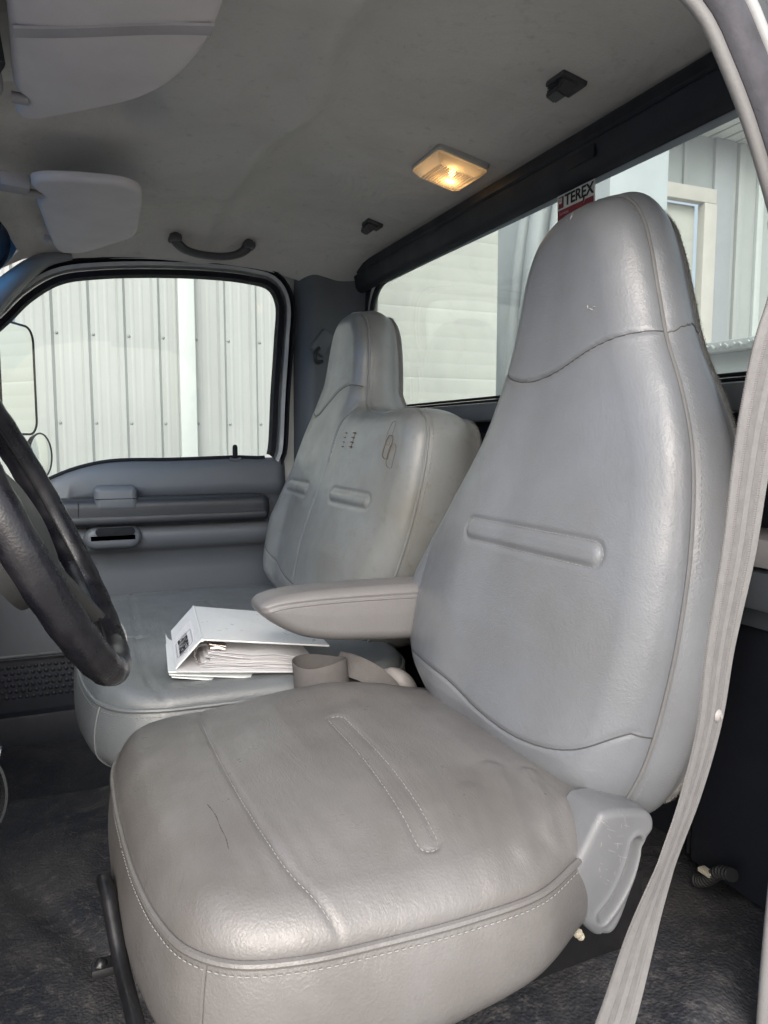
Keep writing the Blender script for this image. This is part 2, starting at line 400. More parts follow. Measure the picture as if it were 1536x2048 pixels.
class Pad:
    """an upholstered pad: a crowned panel inside a closed outline, a side band round it, rolled over at the edge"""
    def __init__(s, L, Rr, M, N, roll, bulge, P, depth, side=.01, K=10, tuck=.02, grooves=(), extra=None, roll_d=None):
        s.P = P; s.roll = roll; s.bulge = bulge; s.grooves = grooves; s.extra = extra
        s.L = catmull(L, M); s.R = catmull(Rr, M)
        s.loop = np.vstack([s.L, s.R[-2:0:-1]])
        x = np.linspace(-1, 1, N); x = np.sign(x) * (1 - (1 - np.abs(x)) ** 1.45); tt = (x + 1) / 2
        s.uv = s.L[:, None] * (1 - tt)[None, :, None] + s.R[:, None] * tt[None, :, None]
        w = s.W(s.uv.reshape(-1, 2)).reshape(M, N)
        s.front = P(s.uv[..., 0], s.uv[..., 1], w)
        # side band
        lp = s.loop; e = np.roll(lp, -1, 0) - np.roll(lp, 1, 0); e /= np.linalg.norm(e, axis=1)[:, None] + 1e-9
        nr = np.stack([e[:, 1], -e[:, 0]], 1)
        ar = .5 * np.sum(lp[:, 0] * np.roll(lp[:, 1], -1) - np.roll(lp[:, 0], -1) * lp[:, 1])
        nr *= 1 if ar > 0 else -1
        for _ in range(3): nr = (np.roll(nr, 1, 0) + nr + np.roll(nr, -1, 0)) / 3
        s.nr = nr
        dep = depth(lp[:, 0], lp[:, 1]) if callable(depth) else np.full(len(lp), depth)
        rings = []
        for k in range(K + 1):
            a = k / K
            off = side * math.sin(math.pi * min(a * 1.15, 1)) ** .8 - tuck * max(0, (a - .55) / .45) ** 2
            q = lp + nr * off
            rings.append(P(q[:, 0], q[:, 1], -dep * a))
        s.band = np.array(rings); s.dep = dep
    def W(s, uv):
        d = seg_dist(uv, s.loop, True)
        Rr = s.roll(uv[:, 0], uv[:, 1]) if callable(s.roll) else np.full(len(d), s.roll)
        q = np.clip(d / Rr, 0, 1); w = Rr * np.sqrt(np.clip(1 - (1 - q) ** 2, 0, 1)) * .9
        w = w + s.bulge(uv[:, 0], uv[:, 1]) * (1 - (1 - np.clip(d / .115, 0, 1)) ** 3)
        for line, depth, sig in s.grooves:
            g = seg_dist(uv, line, False); w = w - depth * np.exp(-(g / sig) ** 2)
        if s.extra is not None: w = w + s.extra(uv[:, 0], uv[:, 1], d)
        return w
    def on(s, uv, lift=0.0):
        uv = np.asarray(uv, float); return s.P(uv[:, 0], uv[:, 1], s.W(uv) + lift)
    def edge(s, out=0.002, w=0.0):
        q = s.loop + s.nr * out; return s.P(q[:, 0], q[:, 1], np.full(len(q), w))
    def faces(s): 
        M, N = s.front.shape[:2]
        i, j = np.meshgrid(np.arange(M - 1), np.arange(N - 1), indexing='ij')
        a = (i * N + j).ravel(); return np.stack([a, a + N, a + N + 1, a + 1], 1)

def compact(V, F):
    F = np.asarray(F); used = np.unique(F); mp = np.zeros(len(V), int); mp[used] = np.arange(len(used))
    return np.asarray(V)[used], mp[F]

def stitches(mb, path, length=.0042, gap=.0028, r=.0007):
    path = np.asarray(path); d = np.r_[0, np.cumsum(np.linalg.norm(np.diff(path, axis=0), axis=1))]
    a = 0
    while a + length < d[-1]:
        p = [np.array([np.interp(x, d, path[:, k]) for k in range(3)]) for x in (a, a + length)]
        mb.tube(np.array([p[0], (p[0] + p[1]) / 2, p[1]]), np.array([r * .6, r, r * .6]), n=4, caps=True)
        a += length + gap

def capsule_sd(u, v, a, b):
    a, b = np.array(a), np.array(b); d = b - a; t = np.clip(((u - a[0]) * d[0] + (v - a[1]) * d[1]) / (d @ d), 0, 1)
    return np.hypot(u - a[0] - t * d[0], v - a[1] - t * d[1])
def capsule_path(a, b, r, n=60):
    a, b = np.array(a, float), np.array(b, float); d = (b - a) / np.linalg.norm(b - a); n_ = np.array([-d[1], d[0]]); th = np.linspace(0, np.pi, n // 6)
    p = [a + n_ * r * np.cos(x) - d * r * np.sin(x) for x in th]; q = [b - n_ * r * np.cos(x) + d * r * np.sin(x) for x in th]
    k = np.linspace(0, 1, n)[1:-1, None]
    pts = np.vstack([p, p[-1] + (q[0] - p[-1]) * k, q, q[-1] + (p[0] - q[-1]) * k, [p[0]]])
    return pts
def smooth01(x): x = np.clip(x, 0, 1); return x * x * (3 - 2 * x)

def text_mesh(txt, size, xdir, ydir, origin, mat, parent, name='lettering', offset=0.0, extrude=.0003, sx=1.0, shear=0):
    cu = bpy.data.curves.new('t', 'FONT'); cu.body = txt; cu.size = size; cu.offset = offset; cu.extrude = extrude; cu.align_x = 'CENTER'; cu.align_y = 'CENTER'; cu.shear = shear
    o = bpy.data.objects.new('t', cu); COL.objects.link(o); dg = bpy.context.evaluated_depsgraph_get(); dg.update()
    me = bpy.data.meshes.new_from_object(o.evaluated_get(dg)); V = np.array([v.co[:] for v in me.vertices]); F = [tuple(p.vertices) for p in me.polygons]
    bpy.data.objects.remove(o)
    xd, yd = np.array(xdir, float), np.array(ydir, float); zd = np.cross(xd, yd)
    P = np.array(origin) + V[:, :1] * sx * xd + V[:, 1:2] * yd + V[:, 2:3] * zd
    return obj(name, P, F, mat, parent, smooth=False, recalc=False)

# ================================================================== THE CAB SHELL
# ---- floor: footwell in front, kicked up under and behind the seats
nx, ny = 150, 150
xs = np.linspace(.44, 2.32, nx); ys = np.linspace(.75, -.95, ny)
gx, gy = np.meshgrid(xs, ys, indexing='ij')
def floor_z(x, y):
    z = .80 + .18 * smooth01((-.02 - y) / .42)
    z = z + .035 * np.exp(-((x - 1.45) / .28) ** 2) * smooth01((y + .3) / .4)          # tunnel
    z = z - .07 * smooth01((x - 1.72) / .12) * smooth01((y + .25) / .2)
    z = z + .006 * np.sin(7 * x + 11 * y) * np.sin(9 * y - 4 * x)
    z = z + .012 * np.exp(-((x - .62 + .45 * (y + .75)) / .035) ** 2) * smooth01((-.45 - y) / .1)   # fold behind the seat
    z = z - .012 * np.exp(-((y - .02 - .55 * (x - 1.2)) / .03) ** 2) * smooth01((1.5 - x) / .2)
    return z
mb = MB(); mb.grid(np.stack([gx, gy, floor_z(gx, gy)], -1))
fl = struct(mb.build('cab_floor', 'rubber_floor', recalc=False, crease=180))

# ---- headliner
HY = [-.90, -.86, -.75, -.6, -.4, -.1, .1, .18]; HZ = [2.10, 2.118, 2.145, 2.172, 2.192, 2.18, 2.155, 2.115]
def head_z(x, y):
    z = np.interp(y, HY, HZ)
    z = z - .10 * np.clip((.80 - x) / .22, 0, 1.2) ** 2 - .075 * np.clip((x - 2.02) / .25, 0, 1.2) ** 2
    yr = -.40 - .045 * np.exp(-((x - 1.33) / .16) ** 2)
    step = smooth01((yr - y) / .055 + .5)
    z = z + .022 * step * np.exp(-((x - 1.45) / .75) ** 4) - .013 * np.exp(-((y - yr - .03) / .03) ** 2) * np.exp(-((x - 1.6) / .6) ** 4)
    z = z + .014 * np.exp(-((x - 1.12) / .13) ** 2) * np.exp(-((y + .455) / .035) ** 2) - .010 * np.exp(-((x - .95) / .14) ** 2) * np.exp(-((y + .33) / .10) ** 2)
    z = z + .0035 * np.sin(16 * x + 9 * y + 2 * np.sin(7 * y)) * np.exp(-((y + .15) / .25) ** 2) + .0025 * np.sin(21 * y - 8 * x) * smooth01((x - 1.3) / .4)
    z = z + .040 * np.exp(-((x - 1.47) / .085) ** 4) * np.exp(-((y + .02) / .13) ** 4)
    z = z + .003 * np.sin(9 * x + 3 * y) * np.sin(6 * y)
    return z
nx, ny = 170, 140
xs = np.linspace(.575, 2.275, nx); ys = np.linspace(.18, -.875, ny)
gx, gy = np.meshgrid(xs, ys, indexing='ij')
gz = head_z(gx, gy)
for _ in range(3): gz[1:-1, 1:-1] = (gz[1:-1, 1:-1] * 2 + gz[:-2, 1:-1] + gz[2:, 1:-1] + gz[1:-1, :-2] + gz[1:-1, 2:]) / 6
mb = MB(); mb.grid(np.stack([gx, gy, gz], -1))
hl = struct(mb.build('headliner', 'headliner_felt', recalc=False, crease=180))
# outer roof skin keeps the daylight out
mb = MB(); mb.box((1.42, -.36, 2.235), (1.80, 1.2, .012)); struct(mb.build('cab_roof', 'white_paint', smooth=False))

# ---- rear wall of the cab, round the rear window
GY = -.86
def rear_outline(grow=0.0, n=None):
    zt, zb, xl, xr, rt, rb = 2.054 + grow, 1.684 - grow, 2.137 + grow, .60 - grow, .10 + grow * .5, .05 + grow * .4
    pts = []
    for cx, cz, r, a0 in ((xl - rt, zt - rt, rt, 0), (xr + rt, zt - rt, rt, 90), (xr + rb, zb + rb, rb, 180), (xl - rb, zb + rb, rb, 270)):
        for k in range(9):
            a = R_(a0 + k * 90 / 8); pts.append((cx + r * math.cos(a), cz + r * math.sin(a)))
    return np.array(pts)
o1, o2 = rear_outline(.0), rear_outline(.03)
outer = np.array([(np.clip(.5 + 0, .5, 2.3), 0)] * len(o1), float)
# wall sheet: from the window hole out to a rectangle
cx, cz = o2.mean(0)
def to_rect(p, x0, x1, z0, z1):
    d = p - np.array([cx, cz]); tx = np.where(d[:, 0] > 0, (x1 - cx) / np.maximum(d[:, 0], 1e-6), (x0 - cx) / np.minimum(d[:, 0], -1e-6)); tz = np.where(d[:, 1] > 0, (z1 - cz) / np.maximum(d[:, 1], 1e-6), (z0 - cz) / np.minimum(d[:, 1], -1e-6))
    return np.array([cx, cz]) + d * np.minimum(tx, tz)[:, None]
big = to_rect(o2, .46, 2.32, .90, 2.24)
mb = MB(); rings = [np.c_[o2[:, 0], np.full(len(o2), GY + .003), o2[:, 1]], np.c_[big[:, 0], np.full(len(o2), GY - .02), big[:, 1]]]
mb.grid(np.array(rings), cv=True)
rw = struct(mb.build('rear_cab_wall', 'trim_black', smooth=False))
# moulded header trim above the window with a groove and a clip notch
mb = MB()
prof = [(2.128, .028), (2.120, .034), (2.104, .036), (2.099, .031), (2.095, .036), (2.06, .030), (2.050, .022), (2.046, .008)]
xs = np.linspace(.52, 2.2, 64); rows = []
for x in xs:
    e = .0 * x
    rows.append([(x, GY + d, z - e - .0 * x) for z, d in prof])
mb.grid(np.array(rows)); tr = mb.build('header_trim', 'trim_black', rw, crease=50)
mb = MB(); mb.box((1.09, GY + .036, 2.078), (.075, .004, .022), bev=.002); mb.build('trim_clip', 'trim_black', rw)
# lower ledge below the window
mb = MB(); mb.box((1.4, GY + .014, 1.655), (1.62, .04, .040), bev=.008); mb.build('window_ledge', 'pillar_plastic', rw)
mb = MB(); mb.box((1.4, GY + .008, 1.25), (1.70, .03, .72), bev=.01); mb.build('back_panel', 'trim_black', rw)

# rear window: seal and pane
rwin = thing('rear_window', 'rear cab window with rounded corners behind the seat heads', 'window', (1.42, GY, 1.684))
mb = MB(); p = np.c_[o1[:, 0], np.full(len(o1), GY), o1[:, 1]]
mb.sweep(p, np.array([0, 1.0, 0]), [(-.006, -.006), (.008, -.006), (.010, -.004), (.008, -.001), (-.006, -.001)], closed=True)
mb.sweep(p, np.array([0, 1.0, 0]), [(-.006, .006), (.008, .006), (.010, .004), (.008, .001), (-.006, .001)], closed=True)
mb.build('window_seal', 'seal_black', rwin)
mb = MB(); mb.prism(o1 * 1.0, GY - .004, GY + .001, 1); mb.build('pane', 'glass_rear', rwin, smooth=False)
# greyish dust edge along the top of the pane (ceramic band)
mb = MB(); mb.prism([(2.03, 2.050), (.66, 2.050), (.66, 2.034), (2.03, 2.046)], GY + .0025, GY + .0035, 1); mb.build('frit_band', 'equipment_grey', rwin, smooth=False)

# sticker
st = thing('window_sticker', 'small white and red sticker on the rear window above the driver seat', 'sticker', (1.14, GY + .005, 2.0))
SY = GY + .006
mb = MB(); mb.prism([(1.196, 2.0470), (1.088, 2.0470), (1.086, 2.0020), (1.194, 2.0020)], SY - .001, SY, 1); mb.build('sticker_sheet', 'print_white', st, smooth=False)
mb = MB(); mb.prism([(1.192, 2.0190), (1.120, 2.0190), (1.1165, 2.0130), (1.113, 2.0190), (1.090, 2.0190), (1.089, 2.0010), (1.191, 2.0010)], SY + .0006, SY + .0012, 1); mb.build('red_band', 'print_red', st, smooth=False)
text_mesh('TEREX', .0275, (-1, 0, 0), (0, 0, 1), (1.131, SY + .0012, 2.0325), 'print_black', st, offset=.0006, sx=1.02)
mb = MB(); mb.prism([(1.117, 2.0270), (1.1125, 2.0270), (1.1155, 2.0150), (1.1185, 2.0150)], SY + .0014, SY + .0018, 1); mb.build('letter_tail', 'print_black', st, smooth=False)
mb = MB(); mb.prism([(1.191, 2.0430), (1.176, 2.0430), (1.176, 2.0225), (1.191, 2.0225)], SY + .0006, SY + .0010, 1); mb.build('emblem_frame', 'print_black', st, smooth=False)
mb = MB(); mb.prism([(1.190, 2.0420), (1.177, 2.0420), (1.177, 2.0235), (1.190, 2.0235)], SY + .0012, SY + .0016, 1); mb.build('emblem_ground', 'print_red', st, smooth=False)
mb = MB()
for k in (-1, 0, 1):
    x = 1.1835 + k * .0036; mb.prism([(x + .0013, 2.0405), (x - .0013, 2.0405), (x - .0005 - .0008 * k, 2.0330), (x + .0005 - .0008 * k, 2.0330)], SY + .0018, SY + .0021, 1)
mb.prism([(1.1885, 2.0335), (1.1785, 2.0335), (1.181, 2.0305), (1.186, 2.0305)], SY + .0018, SY + .0021, 1)
mb.build('emblem', 'print_white', st, smooth=False)
text_mesh('Services', .0085, (-1, 0, 0), (0, 0, 1), (1.173, SY + .0014, 2.0120), 'print_pink', st)

# ---- passenger side: B pillar and roof corner
DX = 2.28
mb = MB()
prof = []
ysb = np.linspace(-.655, -.90, 22); rows = []
for z in np.linspace(.92, 2.13, 40):
    row = []
    for k, y in enumerate(ysb):
        f = (y + .655) / (-.245)
        x = DX - .055 * math.sin(min(1, f * 4) * math.pi / 2) - .045 * smooth01(np.array((f - .45) / .55)) + .02
        x -= .02 * max(0, (z - 1.95) / .2) ** 2
        row.append((x, y + .04 * (1.62 - z) * .18, z))
    rows.append(row)
mb.grid(np.array(rows)); bp = struct(mb.build('passenger_pillar', 'pillar_plastic', crease=60))
# cab corner skin outside of it
mb = MB(); mb.box((2.325, -.76, 1.55), (.02, .30, 1.4)); mb.build('outer_skin', 'white_paint', bp, smooth=False)

# ---- A pillar, windshield corner
mb = MB(); p = catmull([(2.262, -.02, 2.094), (2.250, .05, 2.075), (2.232, .13, 2.005), (2.218, .22, 1.90), (2.205, .34, 1.77), (2.19, .48, 1.62), (2.17, .62, 1.47)], 40)
rr = np.interp(np.linspace(0, 1, 40), [0, .12, .3, 1], [.012, .034, .05, .058])
mb.tube(p, rr, n=20, flat=.7); struct(mb.build('windshield_pillar', 'apillar_plastic'))
mb = MB(); p = catmull([(2.205, .44, 1.70), (2.19, .33, 1.79), (2.172, .235, 1.882), (2.155, .215, 1.915), (2.15, .24, 1.90)], 30)
mb.tube(p, np.interp(np.linspace(0, 1, 30), [0, .5, .8, 1], [.03, .028, .022, .008]), n=14); struct(mb.build('grab_bar_mount', 'apillar_plastic'))
ws = thing('windshield', 'corner of the windshield with a blue sun band beside the headliner', 'windshield', (1.42, .2, 2.05))
mb = MB(); P = []
for x in np.linspace(.55, 2.215, 30):
    c_ = ((x - 1.4) / .85) ** 2
    P.append([(x, .155 + .52 * k - .05 * c_, 2.105 - .60 * k - .02 * c_) for k in np.linspace(0, 1, 12)])
P = np.array(P); mb.grid(P[:, 3:]); mb.build('pane', 'glass_shield', ws)
mb = MB(); mb.grid(P[:, :4]); mb.build('sun_band', 'glass_sunband', ws)
mb = MB(); p = catmull([(1.6, .158, 2.115), (2.0, .150, 2.107), (2.14, .135, 2.094), (2.185, .150, 2.055), (2.195, .22, 1.985), (2.2, .34, 1.85)], 50)
mb.tube(p, .013, n=10, flat=.8); mb.build('glass_seal', 'seal_black', ws)

# ---- dashboard slab and steering column
da = thing('dashboard', 'dark dashboard edge and column cover behind the steering wheel', 'dashboard', (1.4, .5, .8))
mb = MB(); mb.prism([(.30, 1.15), (.30, 1.42), (.36, 1.50), (.75, 1.52), (.75, .8), (.52, .8), (.42, 1.1)], .56, 2.24, 0, bev=.02); mb.build('dash_body', 'door_dark', da)
mb = MB(); p = np.array([(.87, .52, 1.36), (.87, .36, 1.42), (.87, .22, 1.478), (.87, .14, 1.508)])
mb.tube(p, np.array([.09, .088, .08, .06]), n=20); mb.build('column_shroud', 'black_metal', da)
mb = MB(); mb.box((1.4, .80, 1.15), (1.8, .03, 1.0)); mb.build('firewall', 'seal_black', da)

# ---- driver side door opening: trim strip, weather strip, painted jamb
path = [(.62, -.20, 2.056), (.605, -.38, 2.056), (.592, -.49, 2.046), (.582, -.545, 2.026), (.575, -.575, 2.000), (.571, -.600, 1.962), (.569, -.625, 1.922), (.568, -.648, 1.88), (.566, -.672, 1.826), (.556, -.688, 1.76), (.545, -.694, 1.66), (.530, -.690, 1.5), (.512, -.662, 1.25), (.505, -.642, 1.05), (.505, -.64, .9)]
pp = catmull(path, 90); T = np.gradient(pp, axis=0); T /= np.linalg.norm(T, axis=1)[:, None]
outv = np.cross(T, np.array([-1.0, 0, 0])); outv /= np.linalg.norm(outv, axis=1)[:, None]
if outv[40][1] > 0: outv = -outv
df = thing('driver_door_frame', 'door opening edge with grey trim strip and dirty black weather strip', 'door frame', (.55, -.65, .9))
def half(r, n=7): return [(r * math.cos(a), r * math.sin(a)) for a in np.linspace(0, 2 * math.pi, 2 * n, endpoint=False)]
mb = MB(); mb.sweep(pp, outv, [(a * 1.0, b * .8) for a, b in half(.0075)]); mb.build('trim_strip', 'strip_plastic', df)
mb = MB(); mb.sweep(pp + outv * .026 + np.array([-.004, 0, 0]), outv, [(a * 1.0, b * .6) for a, b in half(.0195)]); mb.build('weather_strip', 'seal_grey', df)
mb = MB(); mb.sweep(pp + outv * .049 + np.array([-.008, 0, 0]), outv, [(a, b) for a, b in half(.0065)]); mb.build('jamb_lip', 'jamb_paint', df)
mb = MB(); mb.sweep(pp + outv * .062 + np.array([-.006, 0, 0]), outv, [(-.012, -.003), (.012, -.003), (.012, .003), (-.012, .003)]); mb.build('jamb_channel', 'pillar_plastic', df)
mb = MB(); mb.sweep(pp + outv * .077 + np.array([-.010, 0, 0]), outv, [(a, b) for a, b in half(.0085)]); mb.build('jamb_ridge', 'jamb_paint', df)
mb = MB(); mb.sweep(pp + outv * .115 + np.array([-.010, 0, 0]), outv, [(-.03, -.004), (.03, -.004), (.03, .004), (-.03, .004)]); mb.build('jamb_panel', 'jamb_paint', df)
mb = MB(); mb.box((.505, -.775, 1.5), (.02, .22, 1.3)); mb.build('cab_side', 'pillar_plastic', df, smooth=False)

# ================================================================== PASSENGER DOOR
pdr = thing('passenger_door', 'closed passenger door with grey panel, dark armrest and clear window', 'door', (DX, -.1, .8))
win = catmull([(.34, 1.60), (.26, 1.79), (.141, 1.917), (.089, 1.973), (.012, 2.026), (-.092, 2.050), (-.34, 2.072), (-.515, 2.070), (-.580, 2.056), (-.603, 2.015), (-.598, 1.90), (-.585, 1.74), (-.572, 1.56), (-.566, 1.545), (-.462, 1.543), (-.28, 1.538), (-.10, 1.535), (-.006, 1.515), (.06, 1.488), (.16, 1.44), (.28, 1.42), (.35, 1.48)], 200, closed=True)
wp = np.c_[np.full(len(win), DX + .012), win]
mb = MB(); mb.prism(win, DX + .018, DX + .022, 0); mb.build('window_pane', 'glass_door', pdr, smooth=False)
# upper frame (painted) and black run channel
cen = np.array([-.15, 1.78]); e = np.roll(win, -1, 0) - np.roll(win, 1, 0); e /= np.linalg.norm(e, axis=1)[:, None]; nn = np.stack([e[:, 1], -e[:, 0]], 1)
if ((win - cen) * nn).sum() < 0: nn = -nn
top = np.array([v[1] > 1.50 and not (v[1] < 1.56 and v[0] > -.56) for v in win])
idx = np.where(top)[0]; brk = np.where(np.diff(idx) > 1)[0]
if len(brk): idx = np.r_[idx[brk[0] + 1:], idx[:brk[0] + 1]]
def frame(name, o0, o1, x0, x1, mat):
    A = win[idx] + nn[idx] * o0; Bq = win[idx] + nn[idx] * o1; mbb = MB()
    ring = [np.c_[np.full(len(A), x1 + .01), A], np.c_[np.full(len(A), x0), A + nn[idx] * .004], np.c_[np.full(len(A), x0), Bq - nn[idx] * .004], np.c_[np.full(len(A), x1 + .01), Bq]]
    mbb.grid(np.array(ring)); return mbb.build(name, mat, pdr, crease=35)
frame('run_channel', -.002, .022, DX + .001, DX + .02, 'seal_black')
frame('window_frame', .023, .042, DX - .004, DX + .03, 'jamb_paint')
frame('door_seal', .043, .056, DX - .010, DX + .03, 'seal_black')
# belt line seal
bi = np.where((win[:, 1] < 1.56) & (win[:, 0] < .2) & (win[:, 0] > -.60))[0]
bl = win[bi]; bl = bl[np.argsort(bl[:, 0])]; bl = bl[bl[:, 1] < 1.5465]
mb = MB(); mb.tube(np.c_[np.full(len(bl), DX + .010), bl[:, 0], bl[:, 1] - .003], .0055, n=8); mb.build('belt_seal', 'seal_black', pdr)
# panel
sill = lambda y: np.interp(y, bl[:, 0], bl[:, 1] - .004, right=1.435)
ysn = np.linspace(-.623, .55, 90); rows = []
for y in ysn:
    s_ = float(sill(y)); row = []
    rear = .03 * max(0, (-.60 - y) / .023) ** 2
    for k, (f, x) in enumerate([(0, .022), (.004, .006), (.012, -.004), (.03, -.010), (.075, -.016), (.105, -.012), (.118, -.004)]):
        row.append((DX + x + rear, y, s_ - f if f < .1 else 1.425 + (.118 - f) * .2))
    for z, x in [(1.40, .0), (1.345, -.004), (1.335, -.030), (1.315, -.036), (1.285, -.030), (1.268, -.004), (1.255, .018), (1.20, .022), (1.05, .020), (.985, .016)]:
        row.append((DX + x + rear, y, z))
    rows.append(row)
mb = MB(); mb.grid(np.array(rows)); mb.build('door_panel', 'door_plastic', pdr, crease=70)
mb = MB(); mb.box((DX + .03, -.04, .885), (.05, 1.17, .19), bev=.006); mb.box((DX + .0, -.04, .978), (.02, 1.17, .008), bev=.003); kp = mb.build('kick_panel', 'kick_rubber', pdr)
mb = MB()
for i in range(40):
    for k in range(6):
        mb.dome((DX + .004, -.1 + .0175 * i + (.0088 if k % 2 else 0), .865 + .0175 * k), .0066, axis=(-1, 0, 0), n=8, k=2, flat=.5)
stuff(mb.build('rubber_dimples', 'kick_rubber', kp))
mb = MB(); mb.box((DX + .01, -.04, .75), (.09, 1.17, .145), bev=.01); mb.build('sill_plate', 'kick_rubber', pdr)
# arm rest: long dark rounded bar
def rrect(y0, y1, z0, z1, r, n=6):
    pts = []
    for cy, cz_, a0 in ((y1 - r, z1 - r, 0), (y0 + r, z1 - r, 90), (y0 + r, z0 + r, 180), (y1 - r, z0 + r, 270)):
        for k in range(n + 1):
            a = R_(a0 + 90 * k / n); pts.append((cy + r * math.cos(a), cz_ + r * math.sin(a)))
    return np.array(pts)
mb = MB(); mb.prism(rrect(-.553, .50, 1.348, 1.430, .03), DX + .01, DX - .075, 0, bev=.024, seg=5); ar = mb.build('armrest', 'door_dark', pdr)
mb = MB(); mb.prism(rrect(-.545, .49, 1.354, 1.384, .012), DX - .06, DX - .0765, 0, bev=.010); mb.build('armrest_lip', 'door_dark', ar)
mb = MB(); mb.box((DX - .0735, -.010, 1.389), (.004, .0022, .060)); mb.build('switch_gap', 'seal_black', ar)
mb = MB(); mb.prism(rrect(-.168, -.052, 1.392, 1.464, .016), DX + .0, DX - .079, 0, bev=.016); fp = mb.build('pull_flap', 'door_plastic', pdr)
mb = MB(); mb.box((DX - .0785, -.11, 1.428), (.002, .112, .002)); mb.build('flap_seam', 'seal_black', fp)
# pull cup below
cup = []
mb = MB(); mb.prism(rrect(-.178, -.020, 1.283, 1.349, .035, 8), DX + .0, DX - .062, 0, bev=.02, seg=5); pc = mb.build('pull_cup', 'door_plastic', pdr)
mb = MB(); mb.prism(rrect(-.158, -.052, 1.322, 1.3445, .010), DX - .04, DX - .0635, 0, bev=.001); mb.build('cup_opening_shade', 'seal_black', pc)  # solid black block, the shade inside the cup put into its colour
# lock knob
mb = MB(); mb.box((DX + .0, -.462, 1.556), (.013, .015, .034), bev=.004); mb.dome((DX + .0, -.462, 1.571), .0075, n=10, k=3); mb.build('lock_knob', 'seal_black', pdr)
mb = MB(); mb.tube([(DX - .002, -.445, 1.534), (DX - .003, -.462, 1.531), (DX - .002, -.479, 1.534)], .005, n=8); mb.build('knob_bezel', 'door_plastic', pdr)

# ---- side mirrors outside the passenger window
def mirror_frame(normal):
    n = Vector(normal).normalized(); r = Vector((0, 0, 1)).cross(n).normalized(); u = n.cross(r); return np.array(r), np.array(u), np.array(n)
sm = thing('side_mirror', 'tall rectangular truck mirror with thin black rim outside passenger window', 'mirror', (2.62, .22, 1.62))
mr, mu, mn = mirror_frame((-.42, -.907, 0.0)); mc = np.array([2.515, .142, 1.765])
def disc_pts(pts2, off): return np.array([mc + mr * a + mu * b + mn * off for a, b in pts2])
rect = rrect(-.10, .10, -.155, .175, .045, 8)
sg = 1
mb = MB(); A = disc_pts(rect, .0); Bm = disc_pts(rect * .98, -.03); mb.grid(np.array([A, Bm, disc_pts(rect * .5, -.045)]), cv=True); n0 = len(mb.V) - len(rect); mb.F.append(tuple(range(n0, len(mb.V)))); mb.I.append(0); mb.build('shell', 'seal_black', sm)
mb = MB(); mb.add(disc_pts(rect * .985, .001), [tuple(range(len(rect)))]); mb.build('mirror_pane', 'mirror_glass', sm, smooth=False, recalc=False)
mb = MB(); mb.tube(np.vstack([disc_pts(rect, .001)]), .0035, n=8, closed=True); mb.build('rim', 'seal_black', sm)
mb = MB(); mb.tube(catmull([(2.66, .27, 2.0), (2.60, .30, 1.98), (2.45, .34, 1.9), (2.32, .36, 1.80)], 20), .010, n=8); mb.build('mirror_arm', 'black_metal', sm)
spm = thing('spot_mirror', 'round convex spot mirror below the tall mirror', 'mirror', (2.60, .088, 1.46))
sr, su, sn = mirror_frame((-.42, -.907, .0)); scn = np.array([2.60, .092, 1.541])
ang = np.linspace(0, 2 * np.pi, 48, endpoint=False); rad = .072
rings = []
for f in np.linspace(1, 0.02, 10): rings.append([scn + f * rad * (math.cos(a) * sr + math.sin(a) * su) + sn * (.010 * (1 - f * f)) for a in ang])
mb = MB(); mb.grid(np.array(rings), cv=True); mb.F.append(tuple(range(len(mb.V) - 48, len(mb.V)))); mb.I.append(0); mb.build('mirror_pane', 'mirror_glass', spm)
mb = MB(); mb.tube(np.array([scn + rad * (math.cos(a) * sr + math.sin(a) * su) for a in ang]), .003, n=8, closed=True); mb.build('rim', 'black_metal', spm)
rings = []
for f, o_ in ((1, 0), (.95, -.015), (.6, -.03), (.05, -.035)): rings.append([scn + f * rad * (math.cos(a) * sr + math.sin(a) * su) + sn * o_ for a in ang])
mb = MB(); mb.grid(np.array(rings), cv=True); mb.build('shell', 'black_metal', spm)
mb = MB(); mb.tube(np.array([scn - sn * .03, scn + np.array([.03, .09, .03]), scn + np.array([.03, .12, .10])]), .008, n=8); mb.build('bracket', 'black_metal', spm)

# ================================================================== SEATS
yv = [1.0, 1.15, 1.3, 1.55, 1.75, 1.9, 2.2]; yy = [-.56, -.585, -.61, -.655, -.68, -.685, -.69]
zz_ = np.linspace(.95, 2.25, 300); yr_ = np.interp(zz_, yv, yy)
for _ in range(60): yr_[1:-1] = (yr_[:-2] + yr_[1:-1] + yr_[2:]) / 3
def ref_y(z): return np.interp(z, zz_, yr_)
sl_ = np.gradient(yr_, zz_)
def back_P(u, v, w):
    s_ = np.interp(v, zz_, sl_); L_ = np.sqrt(1 + s_ * s_)
    return np.stack([u, ref_y(v) + w / L_, v - w * s_ / L_], -1)

